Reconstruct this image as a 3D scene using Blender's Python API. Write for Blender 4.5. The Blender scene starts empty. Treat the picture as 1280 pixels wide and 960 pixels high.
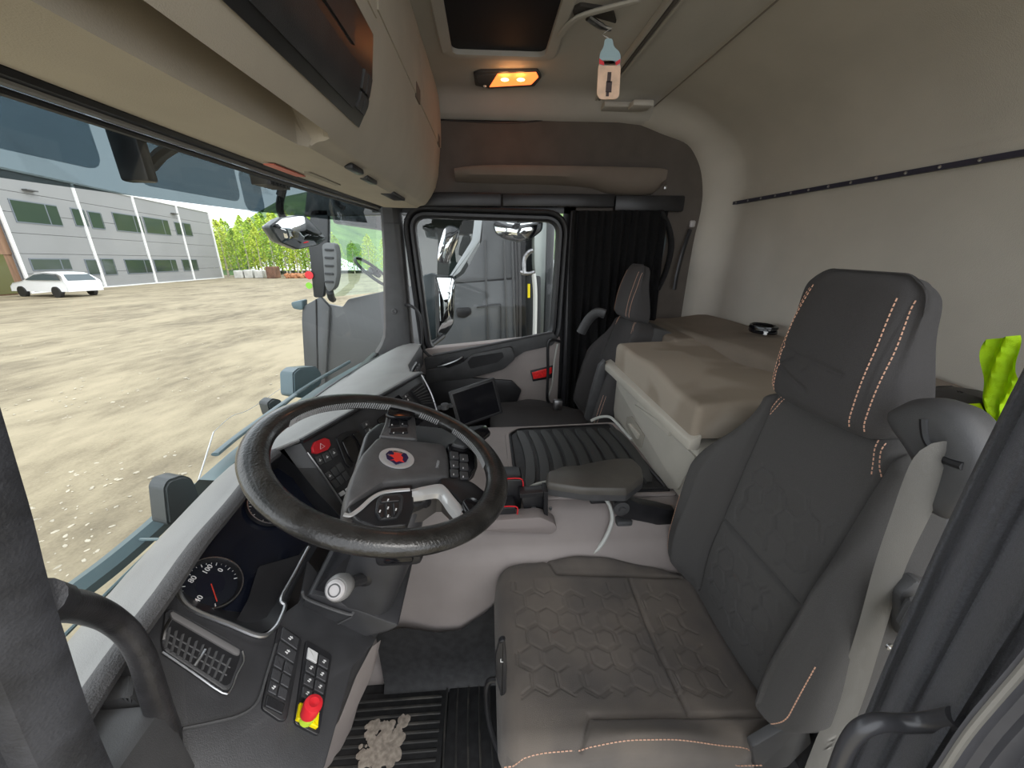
import bpy, bmesh, math, random
import numpy as np
from mathutils import Vector, Matrix
from math import sin, cos, pi, radians, sqrt, hypot
random.seed(7)
V = Vector
SC = bpy.context.scene
COL = SC.collection

# ------------------------------------------------------------------ camera, sky, exposure
CAM = V((-1.12, 0.0, 1.42))
_x = V((-33, 172, 462)).normalized()
_z = V((0, 462, -172)).normalized()
_y = -_z.cross(_x)
ROT = Matrix((_x, _y, _z))            # cab axes seen by the lens (right, up, forward)
cd = bpy.data.cameras.new('camera')
cd.sensor_width = 36.0
cd.lens = 36.0 * 462 / 1280
cd.clip_start = 0.02
cd.clip_end = 2000
cam = bpy.data.objects.new('camera', cd)
COL.objects.link(cam)
_r = ROT @ V((1, 0, 0)); _u = ROT @ V((0, 1, 0)); _f = ROT @ V((0, 0, 1))
cam.matrix_world = Matrix(((_r.x, _u.x, -_f.x, CAM.x), (_r.y, _u.y, -_f.y, CAM.y), (_r.z, _u.z, -_f.z, CAM.z), (0, 0, 0, 1)))
SC.camera = cam
SC.view_settings.view_transform = 'Standard'
SC.view_settings.look = 'None'
SC.view_settings.gamma = 1.0
SC.view_settings.use_curve_mapping = False
SC.view_settings.exposure = 1.62
SC.cycles.max_bounces = 10
SC.cycles.diffuse_bounces = 6
SC.cycles.transparent_max_bounces = 16

w = bpy.data.worlds.new('overcast_sky'); SC.world = w; w.use_nodes = True
nt = w.node_tree; nt.nodes.clear()
out = nt.nodes.new('ShaderNodeOutputWorld'); bg = nt.nodes.new('ShaderNodeBackground')
tc = nt.nodes.new('ShaderNodeTexCoord'); no = nt.nodes.new('ShaderNodeTexNoise'); rp = nt.nodes.new('ShaderNodeValToRGB')
no.inputs['Scale'].default_value = 2.2; no.inputs['Detail'].default_value = 5
rp.color_ramp.elements[0].position = .36; rp.color_ramp.elements[0].color = (.80, .86, .94, 1)
rp.color_ramp.elements[1].position = .62; rp.color_ramp.elements[1].color = (.96, .98, 1.0, 1)
nt.links.new(tc.outputs['Generated'], no.inputs['Vector']); nt.links.new(no.outputs['Fac'], rp.inputs['Fac'])
nt.links.new(rp.outputs['Color'], bg.inputs['Color']); nt.links.new(bg.outputs['Background'], out.inputs['Surface'])
bg.inputs['Strength'].default_value = 0.85
sd = bpy.data.lights.new('veiled_sun', 'SUN'); sd.energy = 0.55; sd.angle = radians(25); sd.color = (1, .96, .9)
so = bpy.data.objects.new('veiled_sun', sd); COL.objects.link(so)
so.rotation_euler = (radians(38), radians(-30), 0)

# ------------------------------------------------------------------ helpers
def ray(px, py):
    return ROT @ V((px - 640, 480 - py, 462))
def at(px, py, x=None, y=None, z=None, pl=None):
    """Point where the sight line through a photo landmark meets a real plane of the cab."""
    d = ray(px, py)
    if pl is not None:
        n = V(pl[0]); t = (pl[1] - n.dot(CAM)) / n.dot(d)
    elif x is not None: t = (x - CAM.x) / d.x
    elif y is not None: t = (y - CAM.y) / d.y
    else: t = (z - CAM.z) / d.z
    return CAM + d * t

def nodes(name):
    m = bpy.data.materials.new(name); m.use_nodes = True
    n = m.node_tree; b = n.nodes['Principled BSDF']
    return m, n, b
_mats = {}
def mat(name, col, rough=.6, metal=0, var=0.0, vscale=30, bump=0.0, bscale=300, spec=.5, coat=0, col2=None, detail=4, sheen=0, emit=None, estr=1, stretch=None, lo=.35, hi=.65):
    if name in _mats: return _mats[name]
    m, n, b = nodes(name); L = n.links.new
    b.inputs['Base Color'].default_value = (*col, 1); b.inputs['Roughness'].default_value = rough
    b.inputs['Metallic'].default_value = metal; b.inputs['Specular IOR Level'].default_value = spec
    b.inputs['Coat Weight'].default_value = coat; b.inputs['Coat Roughness'].default_value = .08
    if sheen: b.inputs['Sheen Weight'].default_value = sheen; b.inputs['Sheen Roughness'].default_value = .5
    if emit: b.inputs['Emission Color'].default_value = (*emit, 1); b.inputs['Emission Strength'].default_value = estr
    t = n.nodes.new('ShaderNodeTexCoord'); src = t.outputs['Object']
    if stretch:
        mp = n.nodes.new('ShaderNodeMapping'); mp.inputs['Scale'].default_value = stretch; L(src, mp.inputs['Vector']); src = mp.outputs['Vector']
    if col2 is not None or var:
        z = n.nodes.new('ShaderNodeTexNoise'); z.inputs['Scale'].default_value = vscale; z.inputs['Detail'].default_value = detail
        r = n.nodes.new('ShaderNodeValToRGB'); L(src, z.inputs['Vector']); L(z.outputs['Fac'], r.inputs['Fac'])
        c2 = col2 if col2 is not None else tuple(min(1, c * (1 + var)) for c in col)
        c1 = col if col2 is not None else tuple(c * (1 - var) for c in col)
        r.color_ramp.elements[0].position = lo; r.color_ramp.elements[1].position = hi
        r.color_ramp.elements[0].color = (*c1, 1); r.color_ramp.elements[1].color = (*c2, 1)
        L(r.outputs['Color'], b.inputs['Base Color'])
    if bump:
        z = n.nodes.new('ShaderNodeTexNoise'); z.inputs['Scale'].default_value = bscale; z.inputs['Detail'].default_value = 3
        bp = n.nodes.new('ShaderNodeBump'); bp.inputs['Strength'].default_value = bump; bp.inputs['Distance'].default_value = .002
        L(t.outputs['Object'], z.inputs['Vector']); L(z.outputs['Fac'], bp.inputs['Height']); L(bp.outputs['Normal'], b.inputs['Normal'])
    _mats[name] = m
    return m
def glassmat(name, tint, refl=.06, rough=.0):
    """Thin glazing: a tinted see-through sheet with a faint mirror skin."""
    m, n, b = nodes(name); n.nodes.remove(b); L = n.links.new
    o = n.nodes['Material Output']; tr = n.nodes.new('ShaderNodeBsdfTransparent'); gl = n.nodes.new('ShaderNodeBsdfGlossy')
    tr.inputs['Color'].default_value = (*tint, 1); gl.inputs['Roughness'].default_value = rough
    lw = n.nodes.new('ShaderNodeLayerWeight'); lw.inputs['Blend'].default_value = .5
    pw = n.nodes.new('ShaderNodeMath'); pw.operation = 'POWER'; L(lw.outputs['Facing'], pw.inputs[0]); pw.inputs[1].default_value = 5
    ml = n.nodes.new('ShaderNodeMath'); ml.operation = 'MULTIPLY_ADD'; L(pw.outputs[0], ml.inputs[0]); ml.inputs[1].default_value = .5; ml.inputs[2].default_value = refl
    mx = n.nodes.new('ShaderNodeMixShader'); L(ml.outputs[0], mx.inputs[0]); L(tr.outputs[0], mx.inputs[1]); L(gl.outputs[0], mx.inputs[2])
    L(mx.outputs[0], o.inputs['Surface'])
    return m

def tag(o, label=None, cat=None, group=None, kind=None):
    if label: o['label'] = label
    if cat: o['category'] = cat
    if group: o['group'] = group
    if kind: o['kind'] = kind
    return o
def empty(name, loc=(0, 0, 0), label=None, cat=None, group=None, kind=None, parent=None):
    o = bpy.data.objects.new(name, None); COL.objects.link(o); o.location = loc; o.empty_display_size = .05
    tag(o, label, cat, group, kind)
    if parent: o.parent = parent
    return o
def origin(o):
    p = V((0, 0, 0))
    while o is not None:
        p += V(o.location); o = o.parent
    return p
def obj(name, me, m=None, parent=None, label=None, cat=None, group=None, kind=None, smooth=35, loc=None):
    """Link one mesh. Vertices are given in cab coordinates; the parent's own location is taken off them."""
    if isinstance(me, bmesh.types.BMesh):
        b = me; me = bpy.data.meshes.new(name); bmesh.ops.recalc_face_normals(b, faces=b.faces[:]) if b.faces else None
        b.to_mesh(me); b.free()
    o = bpy.data.objects.new(name, me); COL.objects.link(o)
    if smooth and len(me.polygons):
        me.polygons.foreach_set('use_smooth', [True] * len(me.polygons)); me.set_sharp_from_angle(angle=radians(smooth))
    if m is not None: me.materials.append(m)
    off = V((0, 0, 0))
    if parent: o.parent = parent; off = origin(parent)
    if loc is None and not parent:
        xs = [v.co for v in me.vertices]
        if xs:
            loc = V(((min(v.x for v in xs) + max(v.x for v in xs)) / 2, (min(v.y for v in xs) + max(v.y for v in xs)) / 2, min(v.z for v in xs)))
    if loc is not None and not parent: off = V(loc); o.location = loc
    if off.length: me.transform(Matrix.Translation(-off))
    tag(o, label, cat, group, kind)
    return o
def newbm(): return bmesh.new()
def add_grid(b, pts, closeu=False, closev=False, flip=False):
    """pts[i][j] -> faces"""
    vs = [[b.verts.new(p) for p in row] for row in pts]
    n, k = len(vs), len(vs[0])
    for i in range(n if closeu else n - 1):
        for j in range(k if closev else k - 1):
            q = [vs[i][j], vs[(i + 1) % n][j], vs[(i + 1) % n][(j + 1) % k], vs[i][(j + 1) % k]]
            try: b.faces.new(q[::-1] if flip else q)
            except ValueError: pass
    return vs
def add_box(b, a, c, bev=0, seg=2, M=None):
    t = bmesh.new()
    bmesh.ops.create_cube(t, size=1)
    a = V(a); c = V(c); s = c - a; mid = (a + c) / 2
    for v in t.verts: v.co = V((v.co.x * s.x, v.co.y * s.y, v.co.z * s.z)) + mid
    if bev: bmesh.ops.bevel(t, geom=t.edges[:] + t.verts[:], offset=min(bev, min(abs(x) for x in s) * .49), segments=seg, affect='EDGES', profile=.5)
    merge(b, t, M)
def merge(b, t, M=None):
    if M is not None: bmesh.ops.transform(t, matrix=M, verts=t.verts[:])
    mp = {v: b.verts.new(v.co) for v in t.verts}
    for f in t.faces:
        try: b.faces.new([mp[v] for v in f.verts])
        except ValueError: pass
    t.free()
def box(a, c, bev=0, seg=2, M=None):
    b = newbm(); add_box(b, a, c, bev, seg, M); return b
def smooth_path(pts, n=6, closed=False):
    P = [V(p) for p in pts]; r = []; k = len(P)
    for i in range(k if closed else k - 1):
        g = (lambda q: P[q % k]) if closed else (lambda q: P[max(0, min(k - 1, q))])
        p0, p1, p2, p3 = g(i - 1), g(i), g(i + 1), g(i + 2)
        for s in range(n):
            t = s / n
            r.append(.5 * ((2 * p1) + (p2 - p0) * t + (2 * p0 - 5 * p1 + 4 * p2 - p3) * t * t + (3 * p1 - p0 - 3 * p2 + p3) * t ** 3))
    if not closed: r.append(P[-1].copy())
    return r
def add_tube(b, pts, r, seg=8, closed=False, caps=True, flat=1.0, up=None):
    """Sweep a circle (flattened by flat) along pts; r may be a list."""
    P = [V(p) for p in pts]; n = len(P)
    R = r if isinstance(r, (list, tuple)) else [r] * n
    rings = []; pn = None
    for i in range(n):
        if closed: t = (P[(i + 1) % n] - P[i - 1])
        else: t = P[min(n - 1, i + 1)] - P[max(0, i - 1)]
        t.normalize() if t.length > 1e-9 else None
        if pn is None:
            a = V(up) if up is not None else (V((0, 0, 1)) if abs(t.z) < .9 else V((1, 0, 0)))
        else: a = pn
        nn = a - t * a.dot(t)
        if nn.length < 1e-6: nn = t.orthogonal()
        nn.normalize(); pn = nn; bb = t.cross(nn)
        rings.append([P[i] + (nn * cos(2 * pi * k / seg) * flat + bb * sin(2 * pi * k / seg)) * R[i] for k in range(seg)])
    vs = add_grid(b, rings, closeu=closed, closev=True)
    if caps and not closed:
        b.faces.new(vs[0][::-1]); b.faces.new(vs[-1])
def tube(pts, r, seg=10, closed=False, n=0, caps=True, flat=1.0, up=None):
    b = newbm()
    if n: pts = smooth_path(pts, n, closed)
    add_tube(b, pts, r, seg, closed, caps, flat, up); return b
def add_prism(b, poly, d, M=None, bev=0, seg=2):
    """Extrude polygon (3D points) by vector d."""
    t = bmesh.new(); vs = [t.verts.new(V(p)) for p in poly]
    f = t.faces.new(vs); r = bmesh.ops.extrude_face_region(t, geom=[f])
    bmesh.ops.translate(t, vec=V(d), verts=[e for e in r['geom'] if isinstance(e, bmesh.types.BMVert)])
    bmesh.ops.recalc_face_normals(t, faces=t.faces[:])
    if bev: bmesh.ops.bevel(t, geom=t.edges[:] + t.verts[:], offset=bev, segments=seg, affect='EDGES', profile=.5)
    merge(b, t, M)
def prism(poly, d, bev=0, seg=2, M=None):
    b = newbm(); add_prism(b, poly, d, M, bev, seg); return b
def rrect(w, h, r, n=5, cx=0, cy=0):
    """rounded rectangle outline, 2D"""
    o = []
    for (sx, sy, a0) in ((1, 1, 0), (-1, 1, 90), (-1, -1, 180), (1, -1, 270)):
        for k in range(n + 1):
            a = radians(a0 + 90 * k / n)
            o.append((cx + sx * (w / 2 - r) + r * cos(a), cy + sy * (h / 2 - r) + r * sin(a)))
    return o
def roundpoly(pts, r, n=4):
    """round the corners of a 2D/3D polygon"""
    P = [V(p) for p in pts]; o = []; k = len(P)
    for i in range(k):
        a, p, c = P[i - 1], P[i], P[(i + 1) % k]
        u = (a - p); v = (c - p); rr = min(r, u.length * .45, v.length * .45)
        s = p + u.normalized() * rr; e = p + v.normalized() * rr
        for j in range(n + 1):
            t = j / n; o.append(s * (1 - t) ** 2 + p * 2 * t * (1 - t) + e * t * t)
    return o
def frame(O, X, Y):
    """matrix with origin O, x axis X, y axis near Y"""
    X = V(X).normalized(); Y = V(Y); Y = (Y - X * Y.dot(X)).normalized(); Z = X.cross(Y)
    return Matrix(((X.x, Y.x, Z.x, O[0]), (X.y, Y.y, Z.y, O[1]), (X.z, Y.z, Z.z, O[2]), (0, 0, 0, 1)))
def lathe(b, prof, M, seg=24, caps=True):
    """profile (r,z) revolved about M's z"""
    rings = [[M @ V((r * cos(2 * pi * k / seg), r * sin(2 * pi * k / seg), z)) for k in range(seg)] for r, z in prof]
    vs = add_grid(b, rings, closev=True)
    if caps and prof[0][0] > 1e-6: b.faces.new(vs[0][::-1])
    if caps and prof[-1][0] > 1e-6: b.faces.new(vs[-1])
    if not caps: add_grid(b, [rings[-1], rings[0]], closev=True)
def lath(prof, M, seg=24, caps=True):
    b = newbm(); lathe(b, prof, M, seg, caps); return b
def segdist(X, Y, segs):
    """distance from points to nearest of segments [(x0,y0,x1,y1)]"""
    d = np.full(X.shape, 9.0)
    for x0, y0, x1, y1 in segs:
        dx, dy = x1 - x0, y1 - y0; L = dx * dx + dy * dy + 1e-12
        t = np.clip(((X - x0) * dx + (Y - y0) * dy) / L, 0, 1)
        d = np.minimum(d, np.hypot(X - x0 - t * dx, Y - y0 - t * dy))
    return d
def poly2seg(p): return [(p[i][0], p[i][1], p[i + 1][0], p[i + 1][1]) for i in range(len(p) - 1)]
def pad(name, M, y0, y1, hw, top, edge, thick, m, parent, nx=60, ny=60, cx=None, under=.0, tuck=.0, **kw):
    """Upholstered cushion. Local frame M: x across, y along, z out. hw(y) half width, cx(y) centre, top(X,Y) height array."""
    def spaced(n):
        s = np.linspace(0, 1, n); return s * .55 + (1 - np.cos(pi * s)) / 2 * .45
    ys = y0 + (y1 - y0) * spaced(ny); us = -1 + 2 * spaced(nx)
    U, Y = np.meshgrid(us, ys, indexing='ij')
    HW = np.vectorize(hw)(Y); CX = np.vectorize(cx)(Y) if cx else 0 * Y
    X = U * HW
    dx = np.clip(edge - (HW - np.abs(X)), 0, None); e2 = edge
    dy = np.clip(e2 - np.minimum(Y - y0, y1 - Y), 0, None)
    r = np.hypot(dx, dy); k = np.where(r > edge, edge / np.maximum(r, 1e-9), 1)
    sx = np.sign(X); sy = np.where(Y > (y0 + y1) / 2, 1, -1)
    X2 = np.where(dx > 0, X - sx * dx * (1 - k), X); Y2 = np.where(dy > 0, Y - sy * dy * (1 - k), Y)
    rr = np.minimum(r, edge) / edge
    Z = top(X2, Y2) - edge * (1 - np.sqrt(np.clip(1 - rr * rr, 0, 1)))
    X2 = X2 + CX
    P = [[M @ V((X2[i, j], Y2[i, j], Z[i, j])) for j in range(ny)] for i in range(nx)]
    b = newbm(); vs = add_grid(b, P)
    # skirt
    loop = [(i, 0) for i in range(nx)] + [(nx - 1, j) for j in range(1, ny)] + [(i, ny - 1) for i in range(nx - 2, -1, -1)] + [(0, j) for j in range(ny - 2, 0, -1)]
    yc = (y0 + y1) / 2; prev = [vs[i][j] for i, j in loop]
    for s in (.5, .85, 1.0):
        cur = []
        for (i, j) in loop:
            q = V((X2[i, j], Y2[i, j], Z[i, j] * (1 - s) + (under - thick) * s))
            kx = 1 - tuck * s * s
            q.x = (q.x - 0) * kx; q.y = yc + (q.y - yc) * kx
            cur.append(b.verts.new(M @ q))
        for a in range(len(loop)):
            c = (a + 1) % len(loop)
            b.faces.new([prev[a], cur[a], cur[c], prev[c]])
        prev = cur
    b.faces.new(prev)
    o = obj(name, b, m, parent, smooth=60, **kw)
    def surf(x, y, lift=0):
        """point on the pad's top at local x,y"""
        h = hw(y); ddx = max(0, edge - (h - abs(x))); ddy = max(0, edge - min(y - y0, y1 - y)); q = min(1, hypot(ddx, ddy) / edge)
        z = float(top(np.array([[x]]), np.array([[y]]))[0, 0]) - edge * (1 - sqrt(max(0, 1 - q * q)))
        return M @ V((x + (cx(y) if cx else 0), y, z + lift))
    return o, surf
def stitches(b, pts, L=.0055, gap=.003, r=.0011):
    """row of thread stitches along a path"""
    P = [V(p) for p in pts]; d = [0]
    for i in range(1, len(P)): d.append(d[-1] + (P[i] - P[i - 1]).length)
    def pt(s):
        for i in range(1, len(P)):
            if d[i] >= s: return P[i - 1].lerp(P[i], (s - d[i - 1]) / max(1e-9, d[i] - d[i - 1]))
        return P[-1]
    s = 0
    while s + L < d[-1]:
        add_tube(b, [pt(s), pt(s + L)], r, 5); s += L + gap
def text(txt, size, M, m, parent, name='lettering', depth=.0004, align='CENTER', label=None):
    c = bpy.data.curves.new(name, 'FONT'); c.body = txt; c.size = size; c.extrude = depth; c.align_x = align; c.align_y = 'CENTER'; c.resolution_u = 3
    t = bpy.data.objects.new('tmp', c); COL.objects.link(t)
    dg = bpy.context.evaluated_depsgraph_get(); me = bpy.data.meshes.new_from_object(t.evaluated_get(dg))
    bpy.data.objects.remove(t); me.name = name
    me.transform(M)
    return obj(name, me, m, parent, smooth=0, label=label)
def copy_tree(o, loc=None, parent=None, label=None):
    c = o.copy(); COL.objects.link(c)
    if parent: c.parent = parent
    if loc is not None: c.location = loc
    if label: c['label'] = label
    for ch in [k for k in KIDS.get(o.name, [])]: copy_tree(ch, parent=c)
    return c
def sstep(a, b, x):
    t = max(0, min(1, (x - a) / (b - a))); return t * t * (3 - 2 * t)
def nstep(a, b, x):
    t = np.clip((x - a) / (b - a), 0, 1); return t * t * (3 - 2 * t)
def M3(loc): return Matrix.Translation(V(loc))

# ------------------------------------------------------------------ materials
BEIGE = mat('beige_moulded_trim', (.50, .45, .37), .75, var=.05, vscale=6, bump=.25, bscale=500)
WALLM = mat('grey_beige_wall_felt', (.46, .43, .375), .9, var=.05, vscale=4, bump=.3, bscale=400)
CEILM = mat('grey_beige_ceiling_felt', (.47, .45, .41), .9, var=.05, vscale=4, bump=.3, bscale=400)
SIDEM = mat('dark_brown_grey_side_trim', (.095, .08, .068), .8, var=.08, vscale=9, bump=.3, bscale=400)
BROWNTRIM = mat('brown_grey_shelf_trim', (.16, .13, .105), .75, var=.05, vscale=9)
DKPL = mat('dark_grey_moulded_plastic', (.060, .060, .062), .52, var=.12, vscale=14, bump=.2, bscale=700)
DKPL2 = mat('charcoal_panel_plastic', (.036, .036, .039), .45, var=.15, vscale=18, bump=.2, bscale=700)
DASHTOP = mat('dash_top_grey', (.25, .248, .24), .55, var=.06, vscale=8, bump=.35, bscale=600)
DASHLIP = mat('dash_lip_grained', (.070, .068, .070), .7, var=.2, vscale=500, bump=1, bscale=450)
BLACK = mat('satin_black_plastic', (.016, .016, .018), .38, var=.2, vscale=20)
GLOSSB = mat('gloss_black', (.008, .008, .010), .12)
RUBBER = mat('black_rubber', (.022, .022, .023), .6, var=.3, vscale=40, bump=.2)
PILLAR = mat('pillar_grey_plastic', (.070, .070, .072), .6, var=.1, vscale=12, bump=.2, bscale=600)
TUNNEL = mat('mauve_grey_tunnel_plastic', (.27, .236, .223), .6, col2=(.32, .28, .265), vscale=5, bump=.2, bscale=500)
LBEIGE = mat('light_beige_drawer_plastic', (.46, .43, .37), .6, var=.04, vscale=7)
CHROME = mat('chrome', (.8, .8, .8), .14, 1)
SATIN = mat('satin_silver', (.52, .52, .53), .3, 1)
SILVER = mat('silver_paint', (.62, .62, .62), .32, .45)
MIRROR = mat('mirror_glass', (.85, .87, .88), .015, 1)
STEEL = mat('worn_steel', (.35, .35, .36), .35, 1, var=.3, vscale=40)
WHITEPR = mat('white_print', (.75, .75, .75), .6)
RED = mat('red_plastic', (.65, .02, .03), .35)
REDREF = mat('red_reflector', (.85, .03, .03), .25, var=.15, vscale=80)
YELLOW = mat('yellow_plastic', (.85, .68, .0), .4)
THREAD = mat('orange_thread', (.72, .42, .29), .7)
GLASS = glassmat('window_glass', (.94, .965, .955), .02)
SMOKE = glassmat('smoked_acrylic', (.30, .37, .39), refl=.06)
SEATD = mat('seat_side_fabric', (.050, .047, .047), .95, var=.10, vscale=700, bump=.6, bscale=900, sheen=.03)
SEATM = mat('seat_centre_fabric', (.068, .065, .063), .95, var=.10, vscale=700, bump=.6, bscale=900, sheen=.03)
SEATC = mat('seat_cushion_fabric_soiled', (.092, .080, .072), .95, col2=(.145, .122, .102), vscale=7, bump=.6, bscale=900, sheen=.15, detail=6)
CURTAIN = mat('black_curtain_cloth', (.012, .012, .013), .95, var=.15, vscale=60)
CABLE = mat('grey_cable', (.50, .51, .48), .5)

# ================================================================== THE SHELL OF THE CAB
# floor and footwell
b = newbm(); add_box(b, (-1.02, -1.36, -.06), (1.12, .72, -.012)); obj('floor', b, RUBBER, kind='structure')
# bulkhead below the dash
b = newbm()
add_grid(b, [[(x, .66, z), (x, .70, z)] for x in (-1.02, 1.12) for z in (-.012, .6)]); b.free()
b = newbm(); add_box(b, (-1.0, .62, -.012), (1.1, .70, .62)); obj('wall_front', b, RUBBER, kind='structure')

# rear wall curving into the ceiling
prof = [(-1.33, -.012), (-1.33, .6), (-1.33, 1.0), (-1.33, 1.3), (-1.335, 1.60), (-1.325, 1.72), (-1.28, 1.84), (-1.18, 1.95), (-1.04, 2.03), (-.90, 2.075), (-.84, 2.09)]
pr = smooth_path([(0, y, z) for y, z in prof], 5)
xs = [-1.12, -1.0, -.6, -.2, .2, .5, .62, .66, .70, .8, .9, .96, 1.0, 1.03, 1.06, 1.085]
def wallp(x, p):
    y, z = p.y, p.z
    k = sstep(.96, 1.085, x) * .115          # rounded inner corner
    rel = .018 * sstep(.60, .72, x) * (1 - sstep(1.45, 1.6, z)) # pressed panel edge low down
    top = .012 * sstep(1.66, 1.7, z) * (1 - sstep(.90, .97, x)) * (1 - sstep(1.9, 2.0, z))
    return (x, y + k + rel * .6 + .012 * sstep(.97, .99, x) - top, z - k * .5 * sstep(1.9, 2.05, z))
b = newbm(); add_grid(b, [[wallp(x, p) for p in pr] for x in xs])
wr = obj('wall_rear', b, WALLM, kind='structure', smooth=50)
# pin rail joint strip across the rear wall
b = newbm(); add_box(b, (-1.12, -1.333, 1.628), (1.08, -1.318, 1.643)); st = obj('joint_strip', b, mat('strip_dark', (.03, .03, .05), .5), wr)
b = newbm()
for k in range(24): lathe(b, [(.0045, 0), (.0045, .003), (.002, .004)], frame((-1.1 + k * .093, -1.318, 1.6355), (1, 0, 0), (0, 0, 1)) @ Matrix.Rotation(pi, 4, 'X') @ Matrix.Translation((0, 0, -.0)), 8)
obj('snap_stud', b, SATIN, st, kind='stuff')

# ceiling
def ceil_z(x, y): return 2.10 - .085 * sstep(.93, 1.09, x) - .012 * sstep(-.7, -.84, y)
HX0, HX1, HY0, HY1 = -.15, .617, -.255, .122       # roof hatch opening
b = newbm()
ex = [-1.12, -.6, HX0, .1, .4, HX1, .7, .8, .9, .95, .98, 1.01, 1.04, 1.07, 1.09]; ey = [.30, .2, HY1, 0, -.12, HY0, -.35, -.5, -.6, -.7, -.77, -.84]
V_ = {(i, j): b.verts.new((x, y, ceil_z(x, y))) for i, x in enumerate(ex) for j, y in enumerate(ey)}
for i in range(len(ex) - 1):
    for j in range(len(ey) - 1):
        if HX0 <= ex[i] < HX1 and HY0 < ey[j] <= HY1: continue
        b.faces.new([V_[i, j], V_[i + 1, j], V_[i + 1, j + 1], V_[i, j + 1]])
cl = obj('ceiling', b, CEILM, kind='structure', smooth=50)
b = newbm(); add_tube(b, [(-1.1, -.838, 2.087), (1.05, -.838, 2.06)], .003, 6); obj('seam_bead', b, mat('seam_shadow_felt', (.2, .18, .15), .9), cl)
# roof hatch
rh = empty('roof_hatch', ((HX0 + HX1) / 2, (HY0 + HY1) / 2, 2.10), 'dark rectangular roof hatch with a rounded pale frame in the ceiling', 'roof hatch')
b = newbm()
o1 = [V((x, y, 0)) for x, y in rrect(HX1 - HX0 + .05, HY1 - HY0 + .05, .05, 6)]; i1 = [V((x, y, 0)) for x, y in rrect(HX1 - HX0 - .03, HY1 - HY0 - .03, .03, 6)]
c = V(((HX0 + HX1) / 2, (HY0 + HY1) / 2, 0))
add_grid(b, [[c + p + V((0, 0, z)) for p in ring] for ring, z in ((o1, 2.101), (o1, 2.09), ([p * .97 for p in o1], 2.085), (i1, 2.088), (i1, 2.108))], closev=True)
obj('hatch_frame', b, CEILM, rh)
b = newbm(); add_box(b, (HX0 - .01, HY0 - .01, 2.104), (HX1 + .01, HY1 + .01, 2.118), .004); obj('hatch_blind', b, mat('hatch_blind_cloth', (.006, .007, .012), .8), rh)

# passenger side wall above and behind the door, arched
arch = [(.55, 2.03), (.231, 2.012), (-.147, 2.005), (-.39, 2.03), (-.636, 2.05), (-.85, 2.045), (-1.0, 2.015), (-1.10, 1.95), (-1.17, 1.86), (-1.215, 1.74), (-1.231, 1.62), (-1.26, 1.32), (-1.294, 1.0), (-1.31, .0)]
b = newbm()
top = [V((1.085, y, z)) for y, z in arch]
t2 = smooth_path(top, 4)
poly = t2 + [V((1.085, -.50, 0)), V((1.085, -.50, 1.62)), V((1.085, .44, 1.62)), V((1.085, .55, 1.62))]
add_prism(b, poly, (.02, 0, 0))
wp = obj('wall_passenger', b, SIDEM, kind='structure', smooth=40)
b = newbm(); add_tube(b, [p + V((-.002, 0, 0)) for p in t2], .0035, 6); obj('edge_piping', b, BLACK, wp)
# outer skin beyond so no daylight leaks round the arch
b = newbm(); add_box(b, (1.112, -1.40, 1.68), (1.13, .62, 2.2)); add_box(b, (1.112, -1.40, 0), (1.13, -.52, 1.68)); add_box(b, (-1.12, -1.40, -.05), (1.13, -1.375, 2.2)); add_box(b, (-1.12, -1.4, 2.18), (1.13, .62, 2.2))
add_box(b, (1.096, -.56, 0), (1.112, -.435, 1.66)); add_box(b, (1.096, -.56, 1.59), (1.112, .60, 1.70)); obj('wall_outer', b, BLACK, kind='structure')  # added black plates that shut out light gaps around the door frame
# header rail over the door, dark, with joints
b = newbm(); add_box(b, (1.045, -.09, 1.618), (1.084, .545, 1.685), .008); add_box(b, (1.045, -.70, 1.618), (1.084, -.094, 1.682), .008); add_box(b, (1.045, -1.09, 1.60), (1.084, -.704, 1.678), .008)
obj('trim_1', b, BLACK, kind='structure')

# long moulded shelf on the passenger wall
sh = empty('side_shelf', (1.04, -.4, 1.69), 'long brown-grey moulded shelf above the passenger door', 'shelf')
lo = [V((0, .147, 1.748)), V((0, .0, 1.742)), V((0, -.35, 1.738)), V((0, -.562, 1.725)), V((0, -.66, 1.700)), V((0, -.76, 1.690)), V((0, -.90, 1.694)), V((0, -.947, 1.73))]
hi = [V((0, .16, 1.785)), V((0, .0, 1.80)), V((0, -.35, 1.803)), V((0, -.562, 1.802)), V((0, -.66, 1.801)), V((0, -.76, 1.80)), V((0, -.90, 1.798)), V((0, -.96, 1.79))]
lo = smooth_path(lo, 4); hi = smooth_path(hi, 4)
b = newbm(); add_grid(b, [[V((1.084, a.y, a.z - .01)), V((1.04, a.y, a.z)), V((1.0, a.y, a.z * .7 + c.z * .3)), V((.992, a.y, c.z - .012)), V((.997, a.y, c.z)), V((1.008, a.y, c.z)), V((1.015, a.y, c.z - .03)), V((1.084, a.y, c.z - .04))] for a, c in zip(lo, hi)])
obj('shelf_body', b, BROWNTRIM, sh, smooth=50)
b = newbm(); add_box(b, (.992, -.955, 1.70), (1.0, -.94, 1.72), .003); obj('shelf_clip', b, SATIN, sh)

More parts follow.
